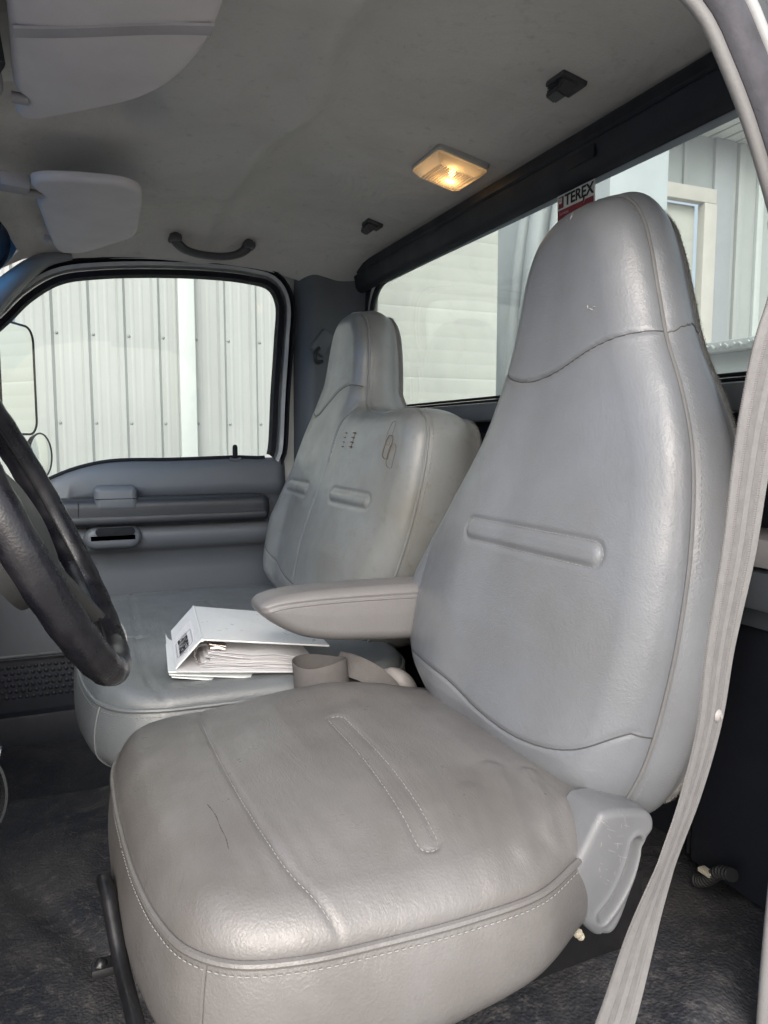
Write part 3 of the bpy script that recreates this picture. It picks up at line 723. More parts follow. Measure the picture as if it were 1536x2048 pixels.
def build_back(root, L, Rr, M, N, roll, bulge, depth, grooves, head_line, extra, mats, side, prefix=''):
    pad = Pad(L, Rr, M, N, roll, bulge, back_P, depth, side=side, K=14, tuck=.006, grooves=grooves, extra=extra)
    V = pad.front.reshape(-1, 3); F = pad.faces(); uv = pad.uv.reshape(-1, 2)
    fc = uv[F].mean(1)
    hz = np.interp(fc[:, 0], head_line[:, 0], head_line[:, 1])
    head = fc[:, 1] > hz
    v, f = compact(V, F[~head]); obj('backrest', v, f, mats[0], root)
    v, f = compact(V, F[head]); obj('headrest', v, f, mats[0], root)
    mb = MB(); mb.grid(pad.band, cv=True); mb.build('side_panel', mats[0], root, crease=180)
    # fuzzy rear cover
    lp = pad.loop; q = lp - pad.nr * .004
    rings = [pad.P((lp + pad.nr * o_)[:, 0], (lp + pad.nr * o_)[:, 1], -pad.dep - d) for o_, d in ((-.012, -.004), (-.0045, .0015), (-.006, .008), (-.014, .016), (-.04, .022))]
    mb = MB(); mb.grid(np.array(rings), cv=True)
    c_ = lp.mean(0); inner = lp - pad.nr * .04
    wv_ = -pad.dep - .022
    k0 = len(mb.V) - len(lp)
    Mr = len(pad.L)
    for i in range(Mr - 1):     # close the back with strips between the two edges
        a, b = i, i + 1; c2 = (len(lp) - i) % len(lp); d2 = len(lp) - i - 1
        if i == 0: mb.F.append((k0 + a, k0 + b, k0 + d2)); mb.I.append(0)
        elif i == Mr - 2: mb.F.append((k0 + a, k0 + b, k0 + c2)); mb.I.append(0)
        else: mb.F.append((k0 + a, k0 + b, k0 + d2, k0 + c2)); mb.I.append(0)
    bc = mb.build('rear_cover', 'fuzz', root, crease=180)
    # loose nap of the rear cover along its edge
    mb = MB(); rg = random.Random(3)
    ed = pad.P((lp - pad.nr * .005)[:, 0], (lp - pad.nr * .005)[:, 1], -pad.dep); nrm = np.c_[pad.nr[:, 0], np.zeros(len(lp)), pad.nr[:, 1]]
    for i in range(len(ed)):
        for k in range(34):
            t_ = rg.random(); p0 = ed[i] * (1 - t_) + ed[(i + 1) % len(ed)] * t_ + np.array([0, -rg.random() * .008, 0]); dv = nrm[i] * rg.uniform(.0008, .0026) + np.array([rg.uniform(-1, 1), rg.uniform(-1, 1), rg.uniform(-1, 1)]) * .0010
            sd_ = np.array([rg.uniform(-1, 1), rg.uniform(-1, 1), rg.uniform(-1, 1)]) * .0003
            b = len(mb.V); mb.V += [tuple(p0 - sd_), tuple(p0 + sd_), tuple(p0 + dv)]; mb.F.append((b, b + 1, b + 2)); mb.I.append(0)
    stuff(mb.build('nap', 'fuzz', bc, smooth=False, recalc=False))
    return pad

# ---------------- driver seat
ds = thing('bucket_seat', 'nearest grey vinyl bucket seat with tall integrated headrest and dusty cushion', 'seat', (.89, -.35, .95))
Ld = [(.89, 1.125), (.78, 1.130), (.71, 1.140), (.672, 1.160), (.648, 1.204), (.634, 1.261), (.626, 1.344), (.627, 1.434), (.632, 1.484), (.645, 1.557), (.658, 1.603), (.684, 1.662), (.717, 1.722), (.737, 1.776), (.758, 1.842), (.778, 1.885), (.812, 1.915), (.862, 1.924)]
Rd = [(.89, 1.125), (1.02, 1.13), (1.10, 1.15), (1.200, 1.19), (1.250, 1.26), (1.254, 1.335), (1.208, 1.415), (1.132, 1.515), (1.06, 1.61), (1.028, 1.68), (1.012, 1.74), (1.000, 1.80), (.985, 1.85), (.958, 1.892), (.915, 1.918), (.862, 1.924)]
xc_d = lambda v: np.interp(v, [1.1, 1.3, 1.5, 1.7, 1.9], [.91, .905, .885, .868, .865])
hw_d = lambda v: np.interp(v, [1.1, 1.3, 1.45, 1.6, 1.72, 1.9], [.28, .28, .26, .2, .15, .12])
def bulge_d(u, v):
    s_ = np.clip(np.abs((u - xc_d(v)) / hw_d(v)), 0, 1)
    return (1 - s_ ** 2.2) * np.interp(v, [1.1, 1.2, 1.32, 1.5, 1.7, 1.9], [.028, .045, .042, .03, .018, .01])
head_d = catmull([(.60, 1.76), (.70, 1.735), (.78, 1.712), (.86, 1.680), (.92, 1.672), (.97, 1.682), (1.03, 1.715), (1.2, 1.75)], 120)
low_d = catmull([(.640, 1.262), (.70, 1.218), (.78, 1.200), (.88, 1.205), (.98, 1.222), (1.08, 1.222), (1.17, 1.215)], 90)
strip_a, strip_b, strip_r = (.722, 1.448), (.985, 1.448), .0155
def extra_d(u, v, d):
    c_ = capsule_sd(u, v, strip_a, strip_b)
    return .0020 * np.exp(-((c_) / (strip_r * .8)) ** 6) - .0026 * np.exp(-((c_ - strip_r) / .004) ** 2)
pad_d = build_back(ds, Ld, Rd, 330, 190, lambda u, v: .046 + .010 * smooth01((u - xc_d(v)) / .12), bulge_d, lambda u, v: np.interp(v, [1.1, 1.3, 1.6, 1.75, 1.9], [.078, .083, .082, .062, .054]),
    [(head_d, .0035, .0028), (low_d, .003, .0026)], head_d, extra_d, ['leather_driver'], .010)
edge_open = lambda pad, out, w, lo: np.array([p for p in pad.edge(out, w) if p[2] > lo])
mb = MB(); E = pad_d.edge(.0012, .0006); mb.tube(E, .0026, n=8, closed=True); mb.build('piping', 'piping', ds)
mb = MB(); n_ = len(pad_d.loop); order = np.arange(n_)
pa = pad_d.edge(.0042, -.0085); stitches(mb, pa[:len(pad_d.L)], .0048, .003, .0009)
hl_pts = head_d[(head_d[:, 0] > .73) & (head_d[:, 0] < 1.0)]
cp = capsule_path(strip_a, strip_b, strip_r + .0005); stitches(mb, pad_d.on(cp, .0006), .0042, .0028, .0007)
stuff(mb.build('stitching', 'stitch', ds))
# seam carried on round the side panel at head height
i_s = int(np.argmin(((pad_d.loop - np.array([.718, 1.728])) ** 2).sum(1)))
K_ = len(pad_d.band) - 1
sidep = np.array([pad_d.band[k, i_s + int(round(5 * math.sin(k / K_ * 2.0)))] for k in range(K_ + 1)])
mb = MB(); mb.tube(catmull(sidep + np.array([-.0004, 0, 0]), 40), .0013, n=6); mb.build('side_seam', 'stitch_dark', ds)
for ln in (head_d[(head_d[:, 0] > .722) & (head_d[:, 0] < 1.012)], low_d[(low_d[:, 0] > .642) & (low_d[:, 0] < 1.2)]):
    j_ = pad_d.loop[int(np.argmin(((pad_d.loop - ln[0]) ** 2).sum(1)))]; k_ = np.linspace(0, 1, 14)[:-1, None] ** 2
    ln = np.vstack([j_ + (ln[0] - j_) * k_, ln])
    mb = MB(); mb.tube(pad_d.on(ln, .0006), .0010, n=6); mb.build('seam_thread', 'seam_dark', ds)
# white scuffs on the head
mb = MB()
for (u, v, l, a) in [(.80, 1.762, .008, .4), (.806, 1.766, .005, 1.2), (.795, 1.765, .004, .2), (.873, 1.905, .012, 1.0), (.868, 1.899, .006, 1.4), (.878, 1.898, .004, .3)]:
    q = np.array([(u + l * (k - .5) * math.cos(a), v + l * (k - .5) * math.sin(a)) for k in (0, .5, 1)])
    mb.tube(pad_d.on(q, .0002), np.array([.0004, .0009, .0003]), n=5)
stuff(mb.build('scuff_marks', 'scuff', ds))

# cushion
def cush_P(z0, tilt=0.0):
    def P(u, v, w): return np.stack([u, v, z0 + tilt * (v + .3) + w], -1)
    return P
Lc = [(.86, -.040), (.78, -.047), (.705, -.060), (.650, -.080), (.615, -.115), (.597, -.17), (.590, -.25), (.588, -.34), (.595, -.42), (.622, -.48), (.655, -.54), (.70, -.60), (.80, -.64), (.88, -.645)]
Rc = [(.86, -.040), (.97, -.036), (1.07, -.040), (1.128, -.060), (1.158, -.105), (1.168, -.18), (1.170, -.30), (1.162, -.42), (1.14, -.52), (1.08, -.61), (.98, -.64), (.88, -.645)]
def bulge_c(u, v):
    s_ = np.clip(np.abs((u - .88) / .285), 0, 1); f = np.interp(v, [-.66, -.56, -.45, -.36, -.25, -.12, -.04], [-.01, .012, .040, .052, .050, .034, .012])
    return (1 - s_ ** 2.6) * f + .014 * smooth01((u - .95) / .12) * np.exp(-((v + .36) / .12) ** 2)
seam_c = catmull([(1.175, -.178), (1.06, -.158), (.96, -.153), (.86, -.154), (.75, -.160), (.66, -.176), (.585, -.212)], 120)
ca, cb, cr = (.648, -.320), (.915, -.316), .0115
fold = lambda pts, dd, sg_: (catmull(pts, 40), dd, sg_)
def extra_c(u, v, d):
    c_ = capsule_sd(u, v, ca, cb)
    w = -.0020 * np.exp(-((c_ - cr) / .0028) ** 2) - .0012 * (c_ < cr)
    # rumples by the rear outboard corner
    for (x0, y0, x1, y1, dp, sg_) in [(.62, -.42, .74, -.455, .004, .011), (.635, -.465, .73, -.50, .004, .009), (.60, -.37, .70, -.40, .0025, .012)]:
        q = capsule_sd(u, v, (x0, y0), (x1, y1)); w = w + dp * .6 * np.sin(q / sg_ * 1.6 + 1) * np.exp(-(q / (sg_ * 1.8)) ** 2)
    w = w + .0004 * np.sin(55 * u + 20 * np.sin(18 * v)) * np.exp(-((u - .66) / .07) ** 2) * smooth01((d - .02) / .05)
    w = w + .0005 * np.sin(38 * v + 16 * u + 3 * np.sin(20 * u))
    return w
pad_c = Pad(Lc, Rc, 250, 230, .038, bulge_c, cush_P(1.137), lambda u, v: np.interp(v, [-.65, -.5, -.3, -.1, 0], [.10, .115, .15, .165, .17]), side=.011, K=16, tuck=.052, grooves=[(seam_c, .0035, .003)], extra=extra_c)
obj('cushion', pad_c.front.reshape(-1, 3), pad_c.faces(), 'leather_cushion', ds)
mb = MB(); mb.grid(pad_c.band, cv=True)
mb.F.append(tuple(range(len(mb.V) - len(pad_c.loop), len(mb.V)))); mb.I.append(0)
mb.build('cushion_side', 'leather_cushion', ds, crease=60)
mb = MB(); E = pad_c.edge(.002, .0); mb.tube(E, .0042, n=8, closed=True); mb.build('cushion_piping', 'leather_cushion', ds)
mb = MB(); stitches(mb, pad_c.edge(.0048, -.009), .0042, .003, .0008)
cp = capsule_path(ca, cb, cr); stitches(mb, pad_c.on(cp, .0006), .0038, .0026, .0007)
stuff(mb.build('cushion_stitching', 'stitch', ds))
mb = MB(); stitches(mb, pad_c.on(seam_c[6:-4] + np.array([0, .002]), .0008), .0035, .0025, .0006); stuff(mb.build('seam_stitching', 'stitch', ds))
# vertical corner seam of the cushion front
i0 = int(np.argmin(((pad_c.loop - np.array([.632, -.093])) ** 2).sum(1)))
mb = MB(); cs = pad_c.band[:, i0] + np.array([-.001, .001, 0]); mb.tube(catmull(cs, 40), .0016, n=6); mb.build('corner_seam', 'leather_cushion', ds)
# dark scuff on the seat
mb = MB(); q = catmull([(.785, -.121), (.760, -.1255), (.738, -.1265), (.718, -.1285), (.702, -.128)], 40); mb.tube(pad_c.on(q, .0), (.0002 + .0007 * np.abs(np.sin(np.arange(40) * 1.3) * np.sin(np.arange(40) * .31 + .4))), n=5, flat=.3); mb.build('scuff_line', 'scuff_dark', ds)

# folding arm rest on the inboard side
La = [(-.47, 1.243), (-.40, 1.250), (-.35, 1.262), (-.311, 1.282), (-.288, 1.300), (-.277, 1.314), (-.282, 1.325), (-.311, 1.335), (-.36, 1.339), (-.43, 1.340), (-.47, 1.340)]
Ra = [(-.47, 1.243), (-.53, 1.238), (-.60, 1.235), (-.65, 1.245), (-.665, 1.285), (-.65, 1.325), (-.60, 1.336), (-.53, 1.339), (-.47, 1.340)]
aseam = catmull([(-.276, 1.312), (-.31, 1.319), (-.36, 1.322), (-.45, 1.322), (-.66, 1.316)], 60)
pad_a = Pad(La, Ra, 120, 90, .020, lambda u, v: .004 + 0 * u, lambda u, v, w: np.stack([1.200 - w, u, v], -1), .080, side=.002, K=12, tuck=.014, grooves=[(aseam, .004, .0022)])
am = obj('armrest', pad_a.front.reshape(-1, 3), pad_a.faces(), 'vinyl_armrest', ds)
mb = MB(); mb.grid(pad_a.band, cv=True); mb.build('armrest_side', 'vinyl_armrest', am, crease=60)
mb = MB(); mb.tube(pad_a.on(aseam[3:] + np.array([0, -.004]), -.0008), .0022, n=6); mb.build('armrest_welt', 'vinyl_armrest', am)
# recliner cover with its handle channel
Lr = [(-.530, 1.0415), (-.524, 1.042), (-.517, 1.047), (-.500, 1.067), (-.490, 1.085), (-.484, 1.112), (-.485, 1.124), (-.489, 1.133), (-.503, 1.156), (-.519, 1.181), (-.524, 1.186), (-.535, 1.187), (-.555, 1.185)]
Rr2 = [(-.530, 1.0415), (-.541, 1.039), (-.548, 1.042), (-.556, 1.052), (-.568, 1.078), (-.577, 1.100), (-.583, 1.125), (-.584, 1.134), (-.590, 1.142), (-.599, 1.152), (-.599, 1.164), (-.594, 1.172), (-.580, 1.179), (-.555, 1.185)]
chan = catmull([(-.573, 1.142), (-.568, 1.124), (-.556, 1.098), (-.541, 1.078), (-.528, 1.066)], 40)
def extra_r(u, v, d):
    g = seg_dist(np.stack([u, v], 1), chan, False)
    return -.012 * np.exp(-(g / .0070) ** 4) + .0015 * np.exp(-((g - .0105) / .004) ** 2)
pad_r = Pad(Lr, Rr2, 150, 90, .009, lambda u, v: .002 + 0 * u, lambda u, v, w: np.stack([.632 - w, u, v], -1), .05, side=.001, K=8, tuck=.0, extra=extra_r)
rv = obj('recliner_cover', pad_r.front.reshape(-1, 3), pad_r.faces(), 'recliner_plastic', ds)
mb = MB(); mb.grid(pad_r.band, cv=True); mb.build('cover_side', 'recliner_plastic', rv, crease=60)
mb = MB(); rg = random.Random(5)
for k in range(34):
    f = rg.random() ** 1.5; u0 = -.515 - .042 * rg.random() - .004 * f; v0 = 1.180 - .095 * f; an = rg.choice([.5, .8, 1.9, 2.3, 1.2]) + rg.uniform(-.35, .35); l = rg.uniform(.002, .014) * (1.2 - f)
    q = np.array([(u0 + l * t_ * math.cos(an) + .001 * math.sin(5 * t_), v0 + l * t_ * math.sin(an)) for t_ in np.linspace(-.5, .5, 5)])
    mb.tube(pad_r.on(q, .00005), np.array([.00008, .00016, .00022, .00016, .00008]) * rg.uniform(.5, 1.2), n=4)
stuff(mb.build('scratches', 'scuff', rv))
mb = MB()
for (y, z, r) in [(-.503, 1.046, .006), (-.507, 1.041, .005)]: mb.dome((.635, y, z), r, axis=(-1, .3, -.2), n=8, k=3)
mb.build('torn_foam', 'foam', ds)

# seat frame and slide
mb = MB(); mb.box((.675, -.44, 1.005), (.03, .36, .06), bev=.006); mb.box((.69, -.56, 1.09), (.02, .11, .16), bev=.006); mb.box((1.08, -.40, 1.0), (.03, .40, .06), bev=.006); mb.box((.88, -.60, 1.03), (.44, .04, .10), bev=.006); mb.box((.88, -.30, .985), (.40, .36, .03), bev=.006)
mb.build('seat_frame', 'black_metal', ds)
for (y, z, r) in [(-.592, 1.112, .010), (-.590, 1.076, .006), (-.585, 1.050, .007), (-.600, 1.10, .005)]:
    mb = MB(); mb.dome((.68, y, z), r, axis=(-1, 0, 0), n=10, k=3, flat=.7); mb.build('bolt', 'chrome' if r == .010 else 'black_metal', ds)
mb = MB(); mb.tube(catmull([(.93, -.03, 1.02), (.90, -.015, 1.075), (.868, -.018, 1.078), (.84, -.022, 1.058), (.80, -.028, 1.03), (.70, -.036, 1.035), (.60, -.05, 1.02), (.585, -.09, 1.0)], 50), .0085, n=12); mb.build('slide_bar', 'black_metal', ds)
mb = MB(); mb.box((.87, -.012, .985), (.024, .03, .012), bev=.004); mb.dome((.868, -.008, .99), .008, n=8, k=3); mb.build('slide_bracket', 'black_metal', ds)

# ---------------- passenger seat: wide back, head set to the outer side
ps = thing('bench_seat', 'wide passenger bench seat with stained offset headrest beside the door', 'seat', (1.76, -.35, .9))
Lp = [(1.78, 1.12), (1.60, 1.125), (1.49, 1.15), (1.432, 1.22), (1.405, 1.29), (1.378, 1.36), (1.358, 1.43), (1.347, 1.50), (1.343, 1.56), (1.347, 1.61), (1.365, 1.640), (1.40, 1.655), (1.46, 1.660), (1.56, 1.656), (1.64, 1.658), (1.690, 1.672), (1.706, 1.71), (1.712, 1.76), (1.716, 1.82), (1.728, 1.868), (1.76, 1.905), (1.83, 1.918)]
Rp = [(1.78, 1.12), (1.95, 1.125), (2.10, 1.14), (2.205, 1.19), (2.245, 1.26), (2.245, 1.33), (2.215, 1.42), (2.16, 1.52), (2.09, 1.61), (2.03, 1.68), (1.985, 1.745), (1.962, 1.80), (1.94, 1.85), (1.91, 1.892), (1.875, 1.912), (1.83, 1.918)]
def bulge_p(u, v):
    xc = np.interp(v, [1.1, 1.5, 1.66, 1.72, 1.9], [1.79, 1.78, 1.80, 1.86, 1.85]); hw = np.interp(v, [1.1, 1.35, 1.55, 1.66, 1.73, 1.9], [.42, .42, .42, .36, .15, .12])
    s_ = np.clip(np.abs((u - xc) / hw), 0, 1)
    b = (1 - s_ ** 2.4) * np.interp(v, [1.1, 1.2, 1.32, 1.5, 1.7, 1.9], [.028, .052, .050, .026, .012, .004])
    return b + .030 * smooth01((u - 2.0) / .12) * np.interp(v, [1.1, 1.2, 1.35, 1.5], [.3, 1, 1, 0])
head_p = catmull([(1.30, 1.90), (1.60, 1.82), (1.68, 1.745), (1.72, 1.728), (1.77, 1.722), (1.83, 1.705), (1.90, 1.668), (1.96, 1.652), (2.02, 1.672), (2.10, 1.73), (2.3, 1.8)], 140)
mid_p = catmull([(1.706, 1.672), (1.715, 1.655), (1.733, 1.62), (1.748, 1.56), (1.765, 1.48), (1.782, 1.38), (1.79, 1.28), (1.79, 1.20)], 100)
hseam_p = catmull([(1.70, 1.722), (1.75, 1.726), (1.80, 1.714), (1.87, 1.682), (1.93, 1.655), (1.98, 1.657), (2.03, 1.70)], 90)
lowp = catmull([(1.79, 1.215), (1.88, 1.22), (1.98, 1.235), (2.08, 1.255), (2.19, 1.30)], 60)
arcp = catmull([(1.700, 1.672), (1.735, 1.667), (1.80, 1.66)], 20)
ps1, ps2, pr = ((1.480, 1.452), (1.665, 1.452)), ((1.875, 1.452), (2.07, 1.452)), .015
def extra_p(u, v, d):
    w = 0
    for a, b in (ps1, ps2):
        c_ = capsule_sd(u, v, a, b); w = w + .0045 * np.exp(-((c_) / (pr * .8)) ** 4) - .0035 * np.exp(-((c_ - pr) / .0045) ** 2)
    q = capsule_sd(u, v, (1.72, 1.66), (1.70, 1.69)); w = w - .006 * np.exp(-(q / .018) ** 2)
    return w
pad_p = build_back(ps, Lp, Rp, 330, 200, lambda u, v: np.interp(v, [1.1, 1.6, 1.74, 1.9], [.050, .045, .034, .032]), bulge_p, lambda u, v: np.interp(v, [1.1, 1.3, 1.6, 1.66, 1.72, 1.9], [.13, .135, .12, .115, .085, .075]),
    [(hseam_p, .0035, .0032), (mid_p, .0035, .003), (lowp, .003, .003)], head_p, extra_p, ['leather_passenger'], .008)
mb = MB(); E = pad_p.edge(.0012, .0006); mb.tube(E, .0030, n=8, closed=True); mb.build('piping', 'leather_passenger', ps)
mb = MB(); pa = pad_p.edge(.0046, -.010)[:len(pad_p.L)]; stitches(mb, pa, .006, .004, .0009); stitches(mb, pad_p.on(mid_p[6:], .0008), .006, .0045, .0008); stuff(mb.build('stitching', 'stitch', ps))
for ln in (hseam_p[3:-6], mid_p[3:], lowp):
    mb = MB(); mb.tube(pad_p.on(ln, .0006), .0011, n=6); mb.build('seam_thread', 'seam_dark', ps)
# rusty clip marks left on the cover
mb = MB()
def mark_loop(u, v, w, h, sk, r=.0010):
    q = np.array([(u, v), (u + w * .8, v + h * .06), (u + w, v + h * .2), (u + w + sk, v + h * .85), (u + w * .75 + sk, v + h), (u + w * .2 + sk, v + h), (u + sk, v + h * .85), (u, v + h * .15)]); mb.tube(pad_p.on(catmull(q, 40, closed=True), .0), r, n=5, closed=True, flat=.3)
mark_loop(1.425, 1.548, .024, .050, -.006, .0021); mark_loop(1.402, 1.530, .026, .050, -.002, .0011); mark_loop(1.43, 1.578, .020, .05, -.006, .0007)
for (u, rr_) in ((1.622, .0027), (1.676, .0015)):
    for k in range(4): q = np.array([(u - .008, 1.570 + k * .011), (u + .004, 1.571 + k * .011)]); mb.tube(pad_p.on(q, .0), rr_ * 1.9, n=5, flat=.3)
    q = np.array([(u, 1.566), (u - .003, 1.606)]); mb.tube(pad_p.on(q, .0), rr_ * 1.2, n=5, flat=.3)
stuff(mb.build('rust_marks', 'sticker_rust', ps))
# cushion
Lq = [(1.72, .002), (1.56, .000), (1.45, -.012), (1.375, -.030), (1.325, -.065), (1.300, -.12), (1.292, -.20), (1.288, -.32), (1.290, -.45), (1.31, -.56), (1.40, -.63), (1.72, -.64)]
Rq = [(1.72, .002), (1.95, -.002), (2.10, -.015), (2.17, -.045), (2.20, -.10), (2.21, -.22), (2.21, -.40), (2.20, -.55), (2.12, -.63), (1.72, -.64)]
def bulge_q(u, v):
    s_ = np.clip(np.abs((u - 1.75) / .46), 0, 1); f = np.interp(v, [-.64, -.5, -.35, -.2, -.08, 0], [.0, .015, .020, .018, .016, .006]); return (1 - s_ ** 3) * f - .014 * np.exp(-((u - 1.42) / .09) ** 2) * smooth01((-.08 - v) / .1) 
seam_q = catmull([(2.21, -.14), (2.05, -.132), (1.88, -.125), (1.72, -.118), (1.55, -.110), (1.42, -.108), (1.34, -.118), (1.285, -.14)], 110)
qa, qb, qr = (1.62, -.305), (1.93, -.300), .014
def extra_q(u, v, d):
    c_ = capsule_sd(u, v, qa, qb); w = -.003 * np.exp(-((c_ - qr) / .0035) ** 2)
    q = capsule_sd(u, v, (1.70, -.02), (1.63, -.125)); w = w - .003 * np.exp(-(q / .006) ** 2)
    return w + .0010 * np.sin(30 * u + 9 * np.sin(13 * v)) * np.exp(-((v + .08) / .1) ** 2)
pad_q = Pad(Lq, Rq, 190, 220, .032, bulge_q, cush_P(1.128), .15, side=.014, K=14, tuck=.06, grooves=[(seam_q, .004, .0035)], extra=extra_q)
obj('cushion', pad_q.front.reshape(-1, 3), pad_q.faces(), 'leather_passenger_cushion', ps)
mb = MB(); mb.grid(pad_q.band, cv=True); mb.F.append(tuple(range(len(mb.V) - len(pad_q.loop), len(mb.V)))); mb.I.append(0); mb.build('cushion_side', 'leather_passenger_cushion', ps, crease=60)
mb = MB(); mb.tube(pad_q.edge(.002, .0), .0042, n=8, closed=True); mb.build('cushion_piping', 'leather_passenger_cushion', ps)
mb = MB(); stitches(mb, pad_q.edge(.006, -.010), .006, .004, .0009); stitches(mb, pad_q.on(seam_q[4:-3], .0008), .006, .0045, .0008); stuff(mb.build('cushion_stitching', 'stitch', ps))
i0 = int(np.argmin(((pad_q.loop - np.array([1.372, -.030])) ** 2).sum(1)))
mb = MB(); mb.tube(catmull(pad_q.band[:, i0] + np.array([-.001, .001, 0]), 40), .0018, n=6); mb.build('corner_seam', 'leather_passenger_cushion', ps)
mb = MB(); mb.box((1.75, -.33, .945), (.8, .5, .11), bev=.01); mb.build('seat_frame', 'black_metal', ps)

# ================================================================== BELTS
BELT = [(.520, -.680, 1.84)] + [[0.505, -0.634, 1.765], [0.505, -0.621, 1.718], [0.505, -0.607, 1.681], [0.505, -0.59, 1.612], [0.505, -0.581, 1.551], [0.505, -0.574, 1.495], [0.505, -0.556, 1.401], [0.505, -0.547, 1.329], [0.505, -0.526, 1.259], [0.505, -0.506, 1.213], [0.505, -0.477, 1.146], [0.505, -0.446, 1.056]] + [(.505, -.41, .98)]
def ribbon(P, S, width, thick, mb):
    w, t_ = width / 2, thick / 2; mb.sweep(P, S, [(-w, -t_), (-w * .5, -t_ * 1.15), (0, -t_ * 1.2), (w * .5, -t_ * 1.15), (w, -t_), (w, t_), (w * .5, t_ * 1.15), (0, t_ * 1.2), (-w * .5, t_ * 1.15), (-w, t_)])
bel = thing('driver_seat_belt', 'pale grey driver lap and shoulder belt hanging beside the nearest seat', 'seat belt', (.5, -.5, .95))
bp_ = catmull(BELT, 110)
tz = bp_[:, 2]; th_ = np.radians(np.interp(-tz, [-1.77, -1.68, -1.60, -1.495, -1.40, -1.33, -1.20, -1.135, -1.05], [35, 38, 46, 51, 59, 64, 69, 57, 46]))
sdv = np.stack([.74 * np.cos(th_) - .67 * np.sin(th_), .67 * np.cos(th_) + .74 * np.sin(th_), 0 * th_], 1)
mb = MB(); ribbon(bp_, sdv, .047, .0016, mb); wb = mb.build('webbing', 'webbing', bel, crease=50)
Tn = np.gradient(bp_, axis=0); Tn /= np.linalg.norm(Tn, axis=1)[:, None]; Sn = sdv - Tn * (sdv * Tn).sum(1)[:, None]; Sn /= np.linalg.norm(Sn, axis=1)[:, None]; Bn = np.cross(Tn, Sn)
fs = 1 if (Bn[45] @ (np.array([0, 0, 1.6]) - bp_[45])) > 0 else -1
i_a, i_z = 2, 108
for off, wd, mt in ((-.0075, .0068, 'webbing_stripe'), (.0075, .0068, 'webbing_stripe')):
    mb = MB(); ribbon((bp_ + Sn * off + Bn * fs * .00105)[i_a:i_z], sdv[i_a:i_z], wd, .0002, mb); mb.build('stripe', mt, wb)
for off, wd in ((-.0185, .008), (.0, .007), (.0185, .008)):
    mb = MB(); ribbon((bp_ + Sn * off + Bn * fs * .00105)[i_a:i_z], sdv[i_a:i_z], wd, .0002, mb); mb.build('stripe', 'webbing_light', wb)
i_b = int(np.argmin(np.abs(bp_[:, 2] - 1.338)))
bc_ = bp_[i_b] + Sn[i_b] * -.010 + Bn[i_b] * fs * .0015
mb = MB(); mb.dome(bc_, .0062, axis=Bn[i_b] * fs, n=14, k=3, flat=.5); mb.tube(np.array([bc_ + Bn[i_b] * fs * .0025, bc_ + Bn[i_b] * fs * .0042]), .0022, n=8); mb.build('stop_button', 'grey_vinyl_light', bel)
# black height adjuster hanging at the pillar
ad = thing('belt_guide', 'black plastic belt guide at the right edge of the door opening', 'belt guide', (.53, -.62, 1.79))
mb = MB(); mb.prism(catmull([(-.628, 1.86), (-.600, 1.800), (-.603, 1.787), (-.613, 1.786), (-.630, 1.800), (-.66, 1.86)], 40, closed=True), .500, .516, 0, bev=.004); mb.build('guide_body', 'black_metal', ad)

# middle belt: a loop of webbing standing on the seat gap, and its buckle boots
lp_ = thing('lap_belt_loop', 'rolled loop of grey belt webbing between the two seats', 'seat belt', (1.28, -.42, 1.10))
th = np.linspace(R_(20), R_(395), 60)
lr = np.stack([1.262 + .040 * np.cos(th) * 1.0, -.405 + .050 * np.sin(th), 1.165 + .004 * np.sin(th * 2)], 1)
mb = MB(); ribbon(lr, np.tile(np.array([.10, .05, 1.0]), (60, 1)), .058, .0016, mb); mb.build('webbing_roll', 'webbing_dark', lp_, crease=50)
tailp = catmull([(1.29, -.445, 1.178), (1.262, -.475, 1.172), (1.235, -.510, 1.152), (1.215, -.54, 1.12), (1.205, -.56, 1.08)], 30)
mb = MB(); ribbon(tailp, np.tile(np.array([.55, -.1, .6]), (30, 1)), .045, .0016, mb); mb.build('webbing_tail', 'webbing_dark', lp_, crease=50)
bk = thing('belt_buckle_boots', 'pale grey plastic buckle boots standing in the gap behind the webbing loop', 'buckle', (1.24, -.57, 1.02))
for (x, y, z, r, tlt) in ((1.275, -.556, 1.158, .047, .2), (1.225, -.560, 1.128, .040, .1)):
    mb = MB(); q = catmull([(x + .02, y - .03, .99), (x + .01, y - .015, z - .06), (x, y, z - .015), (x - .004, y + .006, z)], 20)
    mb.tube(q, np.concatenate([np.full(12, r), np.array([r * .995, r * .985, r * .96, r * .92, r * .85, r * .72, r * .5, r * .1])]), n=18, flat=.6); mb.build('boot', 'grey_vinyl_light' if x > 1.2 else 'vinyl_armrest', bk)
brc = thing('white_bracket', 'narrow white metal strap low between the driver backrest and cushion', 'bracket', (1.06, -.57, 1.08))
mb = MB(); mb.box((1.09, -.545, 1.137), (.02, .075, .010), rot=Matrix.Rotation(R_(-24), 3, 'X'), bev=.002); mb.build('strap', 'white_paint', brc)
mb = MB(); mb.box((1.09, -.565, 1.118), (.012, .06, .006), rot=Matrix.Rotation(R_(-24), 3, 'X'), bev=.002); mb.build('strap', 'grey_vinyl_light', brc)

# passenger retractor on the far pillar
rt = thing('passenger_belt_guide', 'dark belt guide on the far pillar beside the passenger headrest', 'belt guide', (2.2, -.70, 1.8))
mb = MB(); mb.box((2.185, -.715, 1.885), (.035, .05, .075), rot=Matrix.Rotation(R_(35), 3, 'X'), bev=.01); mb.build('guide_body', 'pillar_plastic', rt)
mb = MB(); mb.tube(catmull([(2.17, -.70, 1.87), (2.165, -.685, 1.85), (2.165, -.69, 1.825), (2.17, -.71, 1.83)], 20), .006, n=8); mb.build('guide_ring', 'black_metal', rt)

